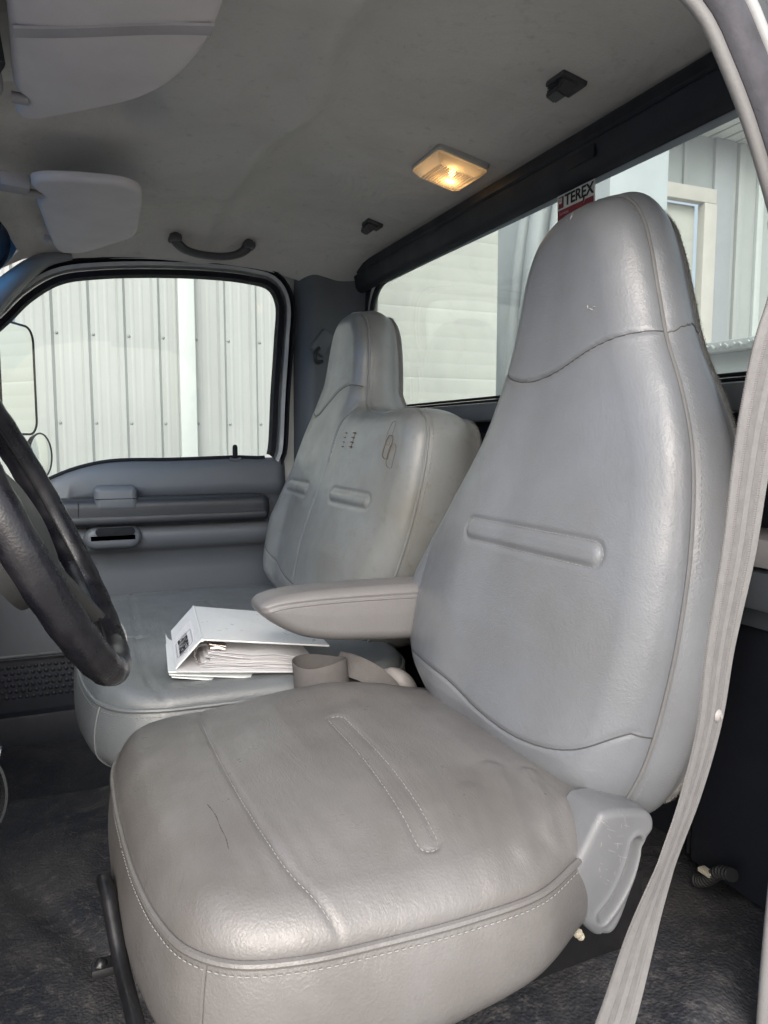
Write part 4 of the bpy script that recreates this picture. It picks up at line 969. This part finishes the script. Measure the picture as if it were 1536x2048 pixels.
# ================================================================== BINDER
bi_ = thing('ring_binder', 'white ring binder of papers lying splayed on the passenger cushion', 'binder', (1.5, -.3, 1.14))
A0 = np.array([1.365, -.160, 1.170]); e2 = np.array([.985, -.09, .0]); e2 /= np.linalg.norm(e2); e1 = np.array([-.22, -.965, -.055]); e1 /= np.linalg.norm(e1); e3 = np.cross(e1, e2); e3 = e3 if e3[2] > 0 else -e3
def bpt(a, b, c): return A0 + e1 * a + e2 * b + e3 * c
def slab(mb, q00, q10, q11, q01, th):
    n_ = np.cross(np.array(q10) - q00, np.array(q01) - q00); n_ /= np.linalg.norm(n_); n_ = n_ * th
    V = [q00, q10, q11, q01, q00 + n_, q10 + n_, q11 + n_, q01 + n_]; bm = bmesh.new(); vs_ = [bm.verts.new(v) for v in V]
    for f in ((0, 1, 2, 3), (7, 6, 5, 4), (0, 4, 5, 1), (1, 5, 6, 2), (2, 6, 7, 3), (3, 7, 4, 0)): bm.faces.new([vs_[k] for k in f])
    bmesh.ops.recalc_face_normals(bm, faces=bm.faces); bmesh.ops.bevel(bm, geom=list(bm.edges), offset=abs(th) * .4, segments=2, affect='EDGES'); bm.verts.index_update()
    mb.add([tuple(v.co) for v in bm.verts], [tuple(v.index for v in f.verts) for f in bm.faces]); bm.free()
Lb, Wb, Hs = .28, .27, .062
mb = MB(); slab(mb, bpt(-.014, 0, 0), bpt(Wb, 0, 0), bpt(Wb, Lb, 0), bpt(-.014, Lb, 0), .003); mb.build('lower_cover', 'binder_white', bi_)
for k, (a_, b_) in enumerate(((-.012, -.012), (-.006, -.022))):
    mb = MB(); slab(mb, bpt(-.012 + .004 * k, 0, -.0045 * (k + 1)), bpt(Wb, b_, -.012 * (k + 1)), bpt(Wb, Lb - .02, -.012 * (k + 1)), bpt(-.012 + .004 * k, Lb - .02, -.0045 * (k + 1)), .0022); mb.build('under_sheet', 'binder_white', bi_)
mb = MB(); slab(mb, bpt(.0, -.006, .004), bpt(Wb - .01, -.01, .004), bpt(Wb - .01, Lb - .01, .004), bpt(.0, Lb - .01, .004), .002); mb.build('inner_sheet', 'paper', bi_)
s0, s1 = (.0, .006), (.045, Hs)
mb = MB(); slab(mb, bpt(s0[0], 0, s0[1]), bpt(s1[0], 0, s1[1]), bpt(s1[0], Lb, s1[1]), bpt(s0[0], Lb, s0[1]), .003); spn = mb.build('spine', 'binder_white', bi_)
mb = MB(); slab(mb, bpt(s1[0], -.002, s1[1]), bpt(Wb + .01, -.002, .052), bpt(Wb + .01, Lb, .046), bpt(s1[0], Lb, s1[1]), .003); mb.build('upper_cover', 'binder_white', bi_)
mb = MB(); mb.tube(np.array([bpt(s1[0], -.002, s1[1] + .001), bpt(s1[0], Lb, s1[1] + .001)]), .0032, n=8); mb.build('hinge', 'binder_white', bi_)
# pages
rg = random.Random(2)
for k in range(26):
    z0 = .006 + .0013 * k; a0 = .045 + rg.uniform(-.004, .012) + k * .0005; a1 = Wb - .01 - rg.uniform(0, .014); y0 = rg.uniform(.003, .015)
    rows = []
    for a in np.linspace(0, 1, 14):
        aa = a0 + (a1 - a0) * a; cz = z0 * (1 - .55 * a) + .012 * math.sin(min(1, (1 - a) * 1.6) * math.pi) * (k / 26) * .8 + .001 + .0012 * math.sin(a * 7 + k)
        rows.append([bpt(aa, y0, cz), bpt(aa, Lb - .01, cz)])
    mb = MB(); mb.grid(np.array(rows)); mb.grid(np.array(rows) + e3 * .0006); mb.grid(np.array([[r[0] for r in rows], [r[0] + e3 * .0006 for r in rows]])); mb.build('page', 'paper', bi_, recalc=False)
# rings
sp_dir = (bpt(*[s1[0], 0, s1[1]]) - bpt(s0[0], 0, s0[1])); sp_dir /= np.linalg.norm(sp_dir); inw = np.cross(e2, sp_dir); inw = inw if inw @ e1 > 0 else -inw
for yb_ in (.022, .14, .255):
    base = bpt(.05, yb_, .030); mb = MB(); th = np.linspace(0, 2 * np.pi, 28, endpoint=False)
    mb.tube(np.array([base + e1 * (.016 * math.cos(a)) + e3 * (.019 * math.sin(a)) for a in th]), .0022, n=8, closed=True); mb.build('ring', 'metal_ring', bi_)
mb = MB(); slab(mb, bpt(.058, .01, .050), bpt(.09, .01, .046), bpt(.09, Lb - .01, .046), bpt(.058, Lb - .01, .050), .003); mb.tube(np.array([bpt(.062, .012, .044), bpt(.075, .010, .046), bpt(.088, .012, .042)]), .004, n=8); mb.build('ring_plate', 'metal_ring', bi_)
# spine label with its print
on = np.cross(e2, sp_dir); on = on if on @ e1 < 0 else -on
lab_c = bpt(s0[0], 0, s0[1]) + sp_dir * .033 + e2 * .080 + on * .0036
mb = MB(); slab(mb, lab_c - e2 * .072 - sp_dir * .026, lab_c + e2 * .118 - sp_dir * .026, lab_c + e2 * .118 + sp_dir * .026, lab_c - e2 * .072 + sp_dir * .026, .0006)
lb_ = mb.build('spine_label', 'paper', spn)
text_mesh('VERSALIFT', .036, -e2, -sp_dir, lab_c + on * .0022 + e2 * .0, 'print_black', spn, sx=.62, offset=.0003) if (np.cross(-e2, -sp_dir) @ on) > 0 else text_mesh('VERSALIFT', .036, e2, -sp_dir, lab_c + on * .0022, 'print_black', spn, sx=.62, offset=.0003)
mb = MB(); hx = [lab_c + on * .0018 + e2 * a + sp_dir * b for a, b in ((-.062, 0), (-.045, .021), (.045, .021), (.062, 0), (.045, -.021), (-.045, -.021))]; mb.tube(np.array([hx[i // 4] * (1 - (i % 4) / 4) + hx[(i // 4 + 1) % 6] * ((i % 4) / 4) for i in range(24)]), .0005, n=5, closed=True); mb.build('label_border', 'equipment_grey', spn)

# ================================================================== HEADLINER FITTINGS
def plate(name, Lv, Rv, z_fn, mat, parent):
    """a padded visor blade, soft rolled edge, belly down"""
    pd = Pad(Lv, Rv, 110, 90, .011, lambda u, v: .003 + 0 * u, lambda u, v, w: np.stack([u, v, z_fn(u, v) - w], -1), .010, side=.0, K=6, tuck=.008)
    o = obj(name, pd.front.reshape(-1, 3), pd.faces(), mat, parent)
    mbb = MB(); mbb.grid(pd.band, cv=True); mbb.F.append(tuple(range(len(mbb.V) - len(pd.loop), len(mbb.V)))); mbb.I.append(0); mbb.build('edge_welt', mat, o, crease=60)
    return o
# passenger visor, hanging a little below the roof
v1 = thing('passenger_sun_visor', 'small grey fabric sun visor with rounded corner above the passenger window', 'sun visor', (1.85, -.05, 2.08))
zf1 = lambda x, y: 2.092 + .0 * x - .05 * (y + .05) * 0 + .012 * (x - 1.6)
k_ = 1.0
plate('visor_blade', [(1.558, -.05), (1.566, -.01), (1.582, .030), (1.602, .049), (1.64, .052), (1.668, .045), (1.685, .036), (1.705, .033), (1.725, .038), (1.75, .046), (1.85, .042), (2.05, .030), (2.175, .018), (2.207, .002), (2.203, -.03)], [(1.558, -.05), (1.553, -.09), (1.560, -.122), (1.59, -.144), (1.66, -.154), (1.80, -.160), (1.93, -.163), (1.975, -.155), (2.06, -.115), (2.14, -.076), (2.19, -.048), (2.203, -.03)], zf1, 'visor_fabric', v1)
mb = MB(); mb.box((1.665, .085, 2.095), (.05, .055, .03), rot=Matrix.Rotation(R_(12), 3, 'Z'), bev=.008); mb.build('hinge_mount', 'visor_band', v1)
mb = MB(); mb.tube(np.array([(1.70, .07, 2.09), (1.70, .035, 2.088)]), .008, n=10); mb.build('pivot_pin', 'grey_vinyl_light', v1)
mb = MB(); mb.box((2.10, .035, 2.095), (.05, .02, .016), bev=.006); mb.build('clip', 'visor_band', v1)
# driver visor
v2 = thing('driver_sun_visor', 'large grey fabric sun visor with a strap band at the top left', 'sun visor', (.95, -.05, 2.08))
zf2 = lambda x, y: 2.092 + 0 * x
plate('visor_blade', [(.62, -.05), (.62, .02), (.63, .044), (.70, .047), (.85, .047), (1.0, .049), (1.19, .054), (1.212, .050), (1.225, .042), (1.245, .041), (1.258, .052), (1.285, .058), (1.302, .048), (1.298, .025), (1.285, .010)], [(.62, -.05), (.62, -.13), (.635, -.163), (.70, -.174), (.85, -.177), (.98, -.172), (1.055, -.158), (1.12, -.135), (1.17, -.105), (1.23, -.048), (1.285, .010)], zf2, 'visor_fabric', v2)
mb = MB()
for s_ in (0,):
    rows = []
    for y in np.linspace(.044, -.172, 50):
        e_ = 1 + 0 * y; xw = 1.032 - (.044 - y) / .216 * .085 + .006 * math.sin((y + .06) * 20); rows.append([(xw - .024, y, 2.0795), (xw - .022, y, 2.0768), (xw - .011, y, 2.0764), (xw, y, 2.0768), (xw + .003, y, 2.0795)])
    mb.grid(np.array(rows))
mb.build('strap_band', 'visor_band', v2)
mb = MB(); mb.tube(np.array([(1.235, .060, 2.086), (1.235, .038, 2.085)]), .008, n=10); mb.build('pivot_pin', 'grey_vinyl_light', v2)
mb = MB(); mb.box((1.20, .095, 2.10), (.09, .05, .03), bev=.01); mb.build('hinge_mount', 'visor_band', v2)
# dark wiring cover / overhead edge at the far left
oc = thing('overhead_trim', 'dark trim beside the driver visor at the top left', 'trim', (1.0, .10, 2.08))
mb = MB(); mb.prism([(.062, 2.10), (.075, 2.075), (.15, 2.07), (.15, 2.12)], .6, 1.17, 0, bev=.006)
for x in (.95, 1.03, 1.10): mb.box((x, .075, 2.076), (.003, .03, .004))
mb.build('trim_body', 'trim_black', oc)

# grab handle over the passenger door
gh = thing('grab_handle', 'dark grey curved grab handle on the roof above the passenger window', 'grab handle', (2.05, -.36, 2.10))
hx_ = 2.19; hz_ = float(head_z(np.array(hx_), np.array(-.30)))
gp = catmull([(hx_ - .01, -.285, hz_ + .01), (hx_ - .008, -.290, hz_ - .010), (hx_ + .005, -.312, hz_ - .026), (hx_ + .012, -.345, hz_ - .034), (hx_ + .013, -.390, hz_ - .037), (hx_ + .012, -.435, hz_ - .034), (hx_ + .005, -.468, hz_ - .025), (hx_ - .008, -.490, hz_ - .008), (hx_ - .01, -.495, hz_ + .012)], 50)
mb = MB(); mb.tube(gp, np.interp(np.linspace(0, 1, 50), [0, .1, .25, .75, .9, 1], [.017, .017, .0135, .0135, .017, .017]), n=14, flat=.8); mb.build('grip', 'hook_plastic', gh)
for y in (-.287, -.493):
    mb = MB(); mb.box((hx_ - .008, y, hz_ - .004), (.05, .034, .02), bev=.008); mb.build('end_cap', 'hook_plastic', gh)

# dome lamp
def roof_frame(x, y):
    e_ = .02; z = float(head_z(np.array(x), np.array(y))); dx = (float(head_z(np.array(x + e_), np.array(y))) - float(head_z(np.array(x - e_), np.array(y)))) / (2 * e_); dy = (float(head_z(np.array(x), np.array(y + e_))) - float(head_z(np.array(x), np.array(y - e_)))) / (2 * e_)
    return z, dx, dy
lx, ly = 1.425, -.748
lz = float(head_z(np.array(lx), np.array(ly)))
LR = Matrix.Rotation(R_(13), 3, 'X')
dl = thing('dome_lamp', 'lit square dome lamp with ribbed clear lens glowing amber on the headliner', 'lamp', (lx, ly, lz - .02))
LO = Vector((lx, ly, lz - .002))
def lpt(a, b, c): return np.array(LO + LR @ Vector((a, b, c)))
def lamp_ring(h, z, r=.008):
    q = rrect(-h[1], h[1], -h[0], h[0], r, 4); return np.array([lpt(p[1], p[0], z) for p in q])
hw_, hh_ = .066, .060
mb = MB(); mb.grid(np.array([lamp_ring((hw_, hh_), .006), lamp_ring((hw_, hh_), -.006), lamp_ring((hw_ - .003, hh_ - .003), -.009), lamp_ring((hw_ - .008, hh_ - .008), -.009), lamp_ring((hw_ - .008, hh_ - .008), .004)]), cv=True)
n0 = len(mb.V); q_ = lamp_ring((hw_ - .008, hh_ - .008), .0042); mb.add(q_, [tuple(range(len(q_)))]); mb.build('lamp_base', 'lamp_base', dl, crease=40)
mb = MB(); mb.grid(np.array([lamp_ring((hw_ - .002, hh_ - .002), -.0095), lamp_ring((hw_ - .003, hh_ - .003), -.014), lamp_ring((hw_ - .016, hh_ - .016), -.024), lamp_ring((hw_ - .019, hh_ - .019), -.0255, .005)]), cv=True); q_ = lamp_ring((hw_ - .019, hh_ - .019), -.0255, .005); mb.add(q_, [tuple(range(len(q_)))]); mb.build('lens', 'lens', dl, crease=25)
for k in range(13):
    b_ = -.036 + .006 * k; mb = MB(); mb.tube(np.array([lpt(-.040, b_, -.0258), lpt(.040, b_, -.0258)]), .0016, n=6); mb.build('lens_rib', 'lens', dl)
mb = MB(); mb.dome(lpt(.010, -.012, -.004), .0075, axis=tuple(LR @ Vector((0, 0, -1))), n=12, k=5, flat=1.6); mb.build('bulb', 'bulb', dl)
pl = bpy.data.lights.new('dome_bulb_light', 'POINT'); pl.energy = .05; pl.color = (1, .62, .28); pl.shadow_soft_size = .008
po = bpy.data.objects.new('dome_bulb_light', pl); COL.objects.link(po); po.parent = dl; po.location = Vector(lpt(.010, -.012, -.0185)) - dl.location
mb = MB(); p_ = lpt(.0, -hh_ + .002, -.010); mb.box(p_, (.010, .006, .006), rot=LR, bev=.002); mb.build('lens_tab', 'hook_plastic', dl)

# coat hooks
def hook(label, x, y, s_):
    z, dx, dy = roof_frame(x, y); o = thing('coat_hook', label, 'coat hook', (x, y, z - .03), 'coat hooks on the headliner')
    Rm = Matrix.Rotation(math.atan(dy), 3, 'X'); f = lambda a, b, c: np.array(Vector((x, y, z)) + Rm @ Vector((a, b, c)) * s_)
    mb = MB(); mb.box(f(0, 0, -.004), (.048 * s_, .048 * s_, .010 * s_), rot=Rm, bev=.003); mb.build('base_plate', 'hook_plastic', o)
    mb = MB(); V = [f(-.020, -.012, -.008), f(.020, -.012, -.008), f(.020, .018, -.008), f(-.020, .018, -.008), f(-.016, .006, -.034), f(.016, .006, -.034), f(.016, .026, -.030), f(-.016, .026, -.030)]
    bm = bmesh.new(); vs_ = [bm.verts.new(v) for v in V]
    for q in ((3, 2, 1, 0), (4, 5, 6, 7), (0, 1, 5, 4), (1, 2, 6, 5), (2, 3, 7, 6), (3, 0, 4, 7)): bm.faces.new([vs_[k] for k in q])
    bmesh.ops.bevel(bm, geom=list(bm.edges), offset=.003 * s_, segments=2, affect='EDGES'); bm.verts.index_update(); mb.add([tuple(v.co) for v in bm.verts], [tuple(v.index for v in q.verts) for q in bm.faces]); bm.free(); mb.build('hook_body', 'hook_plastic', o)
    for k in range(4):
        mb = MB(); mb.tube(np.array([f(-.013, .0245 - k * .0005, -.013 - k * .004), f(.013, .0245 - k * .0005, -.013 - k * .004)]), .0011 * s_, n=6); mb.build('grip_rib', 'trim_black', o)
    return o
hook('dark grey plastic coat hook on the headliner nearest the camera', 1.035, -.752, 1.0)
hook('dark grey plastic coat hook on the headliner above the passenger seat', 1.885, -.760, .95)

# ================================================================== STEERING WHEEL
sw = thing('steering_wheel', 'worn black leather steering wheel with grey hub at the left edge', 'steering wheel', (.89, .05, 1.52))
tl_ = R_(24.6); yw_ = R_(-2.3); wc = np.array([.876, .0387, 1.510])
wr_ = np.array([math.cos(yw_), math.sin(yw_), 0.0]); wu = np.array([0, math.sin(tl_), math.cos(tl_)]); wu = wu - wr_ * (wu @ wr_); wu /= np.linalg.norm(wu); wn_ = np.cross(wr_, wu); wn_ = wn_ if wn_[1] < 0 else -wn_
th = np.linspace(0, 2 * np.pi, 140, endpoint=False); RW = .1795
ring = np.array([wc + RW * (math.cos(a) * wr_ + math.sin(a) * wu) for a in th])
rad = .0180 + .0004 * np.cos(th * 2) + .0004 * np.sin(th * 30)
mb = MB(); mb.tube(ring, rad, n=20, closed=True); mb.build('rim', 'wheel_leather', sw)
mb = MB(); q = ring + np.array(wn_) * .0; q = np.array([wc + (RW - .0198) * (math.cos(a) * wr_ + math.sin(a) * wu) for a in th]); mb.tube(q, .0014, n=6, closed=True); mb.build('rim_seam', 'black_metal', sw)
rings = []
for f, h in ((1.0, -.04), (1.02, -.02), (.98, -.006), (.88, .004), (.6, .012), (.3, .016), (.02, .017)):
    rings.append([wc + f * ((.092 * math.cos(a) * wr_ * (1 - .12 * max(0, -math.sin(a))) + .080 * math.sin(a) * wu)) + wn_ * (h - .012) for a in np.linspace(0, 2 * np.pi, 60, endpoint=False)])
mb = MB(); mb.grid(np.array(rings), cv=True); mb.build('hub_pad', 'hub_plastic', sw)
for a in (R_(-58), R_(238)):
    mb = MB(); d_ = math.cos(a) * wr_ + math.sin(a) * wu; q = np.array([wc + d_ * (.06 + (RW - .065) * k) + wn_ * (-.022 + .018 * k) for k in np.linspace(0, 1, 10)]); mb.tube(q, np.linspace(.022, .015, 10), n=12, flat=.6); mb.build('spoke', 'hub_plastic', sw)
mb = MB(); q = np.array([wc + (RW + .004) * (math.cos(R_(g)) * wr_ + math.sin(R_(g)) * wu) + wn_ * .0172 for g in np.linspace(-74, -62, 9)]); mb.tube(q, np.array([.0006, .0012, .0020, .0014, .0022, .0016, .0020, .0012, .0005]), n=6); mb.build('worn_edge', 'scuff', sw)

# ================================================================== FOOTWELL AND REAR CORNER BITS
lv = thing('lever_strap', 'curved translucent grey strap with metal tip at the left edge above the floor', 'lever', (1.26, .13, .9))
mb = MB(); q = catmull([(1.25, .134, 1.112), (1.25, .122, 1.085), (1.25, .118, 1.05), (1.25, .124, 1.02), (1.25, .140, .99), (1.25, .17, .94), (1.25, .22, .90)], 40); ribbon(q, np.tile(np.array([1.0, .3, 0]), (40, 1)), .030, .004, mb); mb.build('strap', 'clear_plastic', lv)
mb = MB(); mb.box((1.25, .127, 1.116), (.032, .016, .007), rot=Matrix.Rotation(R_(10), 3, 'X'), bev=.002); mb.build('metal_tip', 'chrome', lv)

bx = thing('storage_box', 'black box standing behind the driver seat at the right edge', 'box', (.72, -.83, 1.0))
mb = MB(); mb.box((.66, -.825, 1.18), (.19, .07, .36), bev=.006); mb.build('box_body', 'trim_black', bx)
mb = MB(); mb.tube(np.array([(.756, -.789, 1.01), (.756, -.789, 1.36)]), .0022, n=6); mb.build('edge_trim', 'black_metal', bx)
mb = MB(); mb.box((.66, -.82, 1.375), (.21, .085, .026), bev=.006); mb.build('box_lid', 'pillar_plastic', bx)
cn = thing('wire_conduit', 'short corrugated black wire conduit lying by the black box', 'conduit', (.70, -.76, .99))
q = catmull([(.722, -.772, .992), (.706, -.768, 1.002), (.69, -.764, 1.018), (.672, -.76, 1.035), (.65, -.755, 1.045)], 30)
mb = MB(); s_i = np.arange(150); qq = np.stack([np.interp(s_i / 149, np.linspace(0, 1, 30), q[:, k]) for k in range(3)], 1); mb.tube(qq, .0075 + .0012 * np.sign(np.sin(s_i * .55)), n=10); mb.build('conduit_tube', 'conduit', cn)
mb = MB(); mb.box((.694, -.758, 1.024), (.02, .012, .006), bev=.002); mb.build('tie', 'foam', cn)
pt = thing('pillar_cup', 'pale grey plastic pillar trim edge behind the belt at the right', 'trim', (.62, -.80, 1.35))
mb = MB(); mb.box((.665, -.80, 1.462), (.13, .10, .040), bev=.015); mb.build('trim_lip', 'grey_vinyl_light', pt)
mb = MB(); mb.box((.665, -.805, 1.415), (.13, .10, .05), bev=.01); mb.build('trim_step', 'pillar_plastic', pt)

# ================================================================== OUTSIDE
WX = 5.0
# ground
mb = MB(); mb.box((0, 0, -.01), (400, 400, .02)); struct(mb.build('ground', 'concrete', smooth=False))
bld = thing('metal_building', 'pale ribbed metal building with a garage door beside the truck', 'building', (WX, -2, 0))
# ribbed siding sheets, one panel each, ribs as geometry
def rib_sheet(y0, y1, z0, z1, ribs, name):
    ys_ = []; xs_ = []
    pts = [(y0, 0)]
    for r in sorted(ribs):
        if y0 < r < y1: pts += [(r - .030, 0), (r - .013, -.022), (r + .013, -.022), (r + .030, 0)]
    pts.append((y1, 0)); pts = np.array(pts)
    # two low stiffening beads between ribs
    mb = MB(); A = np.c_[WX + pts[:, 1], pts[:, 0], np.full(len(pts), z0)]; Bq = A.copy(); Bq[:, 2] = z1; mb.grid(np.array([A, Bq])); return mb.build(name, 'siding', bld, smooth=False)
ribs = [-.226 + .2085 * k for k in range(-2, 8)][::-1]
ribs = [.608, .398, .190, -.019, -.226, -.432, -.640, -.850, -1.046, -1.256, -1.462, -1.66]
for k in range(4):
    y1 = 1.15 - .834 * k + .1; y0 = y1 - .834
    if k == 3: y0 = -1.78
    rb = [y1 - .104 - .2085 * i for i in range(4) if y1 - .104 - .2085 * i > y0 + .03]
    rib_sheet(y0, y1, 0, 4.15, rb, 'siding_panel')
    mb = MB()
    for r in rb:
        for zz in (.5, 1.10, 1.69, 2.235, 2.85, 3.45): mb.dome((WX - .001, r - .045, zz), .010, axis=(-1, 0, 0), n=8, k=3)
    mb2 = mb
    stuff(mb2.build('screw_heads', 'siding_shade', bld))
    mb = MB()
    for r in rb:
        for o_ in (-.07, -.125):
            mb.prism([(WX + .001, r + o_ - .016), (WX - .0035, r + o_), (WX + .001, r + o_ + .016), (WX + .01, r + o_)], 0, 4.15, 2)
    stuff(mb.build('siding_beads', 'siding', bld, smooth=False))
# far forward siding
rib_sheet(1.25, 6.0, 0, 4.15, [1.35 + .2085 * i for i in range(22)], 'siding_panel')
# white downspout
mb = MB(); mb.box((WX - .055, -.705, 2.1), (.07, .105, 4.2), bev=.012); mb.build('downspout', 'siding_white', bld)
# garage door: trim, sections
gy0, gy1, gz1 = -1.85, -5.02, 3.58
mb = MB(); mb.box((WX - .03, (gy0 + gy1) / 2, gz1 + .06), (.08, gy0 - gy1 + .26, .12), bev=.008); mb.build('door_head_trim', 'garage_trim', bld)
for y in (gy0 + .06, gy1 - .07):
    mb = MB(); mb.box((WX - .03, y, gz1 / 2), (.08, .14, gz1), bev=.008); mb.build('door_jamb', 'garage_trim', bld)
gd = thing('garage_door', 'cream sectional garage door seen through the rear window', 'garage door', (WX + .05, -3.43, 0))
zs = np.linspace(0, gz1, 8)
for k in range(7):
    mb = MB(); h = zs[k + 1] - zs[k]; P_ = [(WX + .06, zs[k] + .004), (WX + .045, zs[k] + .012)]
    pr_ = []
    m_ = 5
    for i in range(m_):
        za = zs[k] + .012 + (h - .024) * i / m_; zb_ = zs[k] + .012 + (h - .024) * (i + 1) / m_
        pr_ += [(WX + .045, za + .004), (WX + .045, zb_ - .004), (WX + .0456, zb_)]
    pr_ = [(WX + .049, zs[k])] + pr_ + [(WX + .049, zs[k + 1])]
    A = np.array([(x, gy1, z) for x, z in pr_]); Bq = np.array([(x, gy0, z) for x, z in pr_]); mb.grid(np.array([A, Bq])); mb.build('section', 'garage_panel', gd, smooth=False)
mb = MB(); mb.box((WX + .10, (gy0 + gy1) / 2, gz1 / 2), (.02, gy0 - gy1, gz1)); mb.build('backing', 'corner_steel', gd, smooth=False)
# wall above and right of the door
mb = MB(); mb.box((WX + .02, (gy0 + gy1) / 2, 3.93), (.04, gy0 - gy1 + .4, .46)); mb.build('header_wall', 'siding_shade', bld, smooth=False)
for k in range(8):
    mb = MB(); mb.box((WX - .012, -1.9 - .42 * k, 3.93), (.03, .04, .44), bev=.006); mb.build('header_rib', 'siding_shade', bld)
mb = MB(); mb.box((WX - .0, -5.27, 2.07), (.06, .22, 4.14), bev=.01); mb.build('corner_post', 'corner_steel', bld)
mb = MB(); mb.box((WX + .02, -7.4, 2.07), (.04, 4.0, 4.14)); mb.build('end_wall', 'siding', bld, smooth=False)
for k in range(12):
    mb = MB(); mb.box((WX - .015, -5.47 - .24 * k, 2.07), (.04, .07, 4.12), bev=.008); mb.build('wall_rib', 'siding_white' if k % 3 == 1 else 'siding', bld)
# soffit, gutter, roof
mb = MB(); mb.box((WX - .20, -2, 4.155), (.46, 16, .02)); mb.build('soffit', 'soffit', bld, smooth=False)
for k in range(60):
    mb = MB(); mb.box((WX - .20, 1.5 - .15 * k, 4.142), (.44, .012, .008)); mb.build('soffit_groove', 'siding_shade', bld, smooth=False)
mb = MB(); mb.box((WX - .44, -2, 4.20), (.03, 16, .13), bev=.006); mb.build('fascia', 'siding_white', bld)
mb = MB(); mb.sweep(np.array([(WX - .50, 6, 4.26), (WX - .50, -10, 4.26)]), np.array([1.0, 0, 0]), [(.05, -.05), (-.02, -.05), (-.05, -.01), (-.052, .05), (-.062, .062), (-.046, .062), (-.04, .0), (-.012, -.04), (.05, -.04)]); mb.build('gutter', 'soffit', bld)
mb = MB(); mb.box((WX + .9, -2, 4.62), (2.9, 16.4, .03), rot=Matrix.Rotation(R_(-14), 3, 'Y')); mb.build('roof', 'corner_steel', bld, smooth=False)
# equipment behind the cab
eq = thing('boom_pedestal', 'grey steel equipment post with hoses standing behind the rear window', 'equipment', (2.0, -1.4, .6))
mb = MB(); mb.box((1.90, -1.42, 1.75), (.56, .20, 2.3), bev=.015); mb.build('post', 'equipment_grey', eq)
for (x, r) in ((2.03, .022), (1.95, .03), (1.86, .018)):
    mb = MB(); mb.tube(catmull([(x, -1.30, .8), (x + .01, -1.29, 1.5), (x - .01, -1.29, 1.95), (x - .06, -1.30, 2.3), (x - .16, -1.31, 2.6)], 30), r, n=12); mb.build('hose', 'equipment_grey', eq)
ub = thing('utility_box', 'pale blue white utility body with diamond plate lip behind the cab', 'utility body', (1.0, -1.7, .7))
mb = MB(); mb.box((1.05, -1.75, 1.30), (.95, .5, 1.02), bev=.012); mb.build('body', 'utility_white', ub)
mb = MB(); mb.box((1.05, -1.74, 1.822), (.98, .54, .026), bev=.006); lp2 = mb.build('lip', 'utility_white', ub)
mb = MB()
for k in range(46): mb.box((.58 + .0205 * k, -1.468, 1.822), (.013, .004, .006), rot=Matrix.Rotation(R_(35 if k % 2 else -35), 3, 'Y'), bev=.001)
stuff(mb.build('diamond_tread', 'utility_white', lp2))
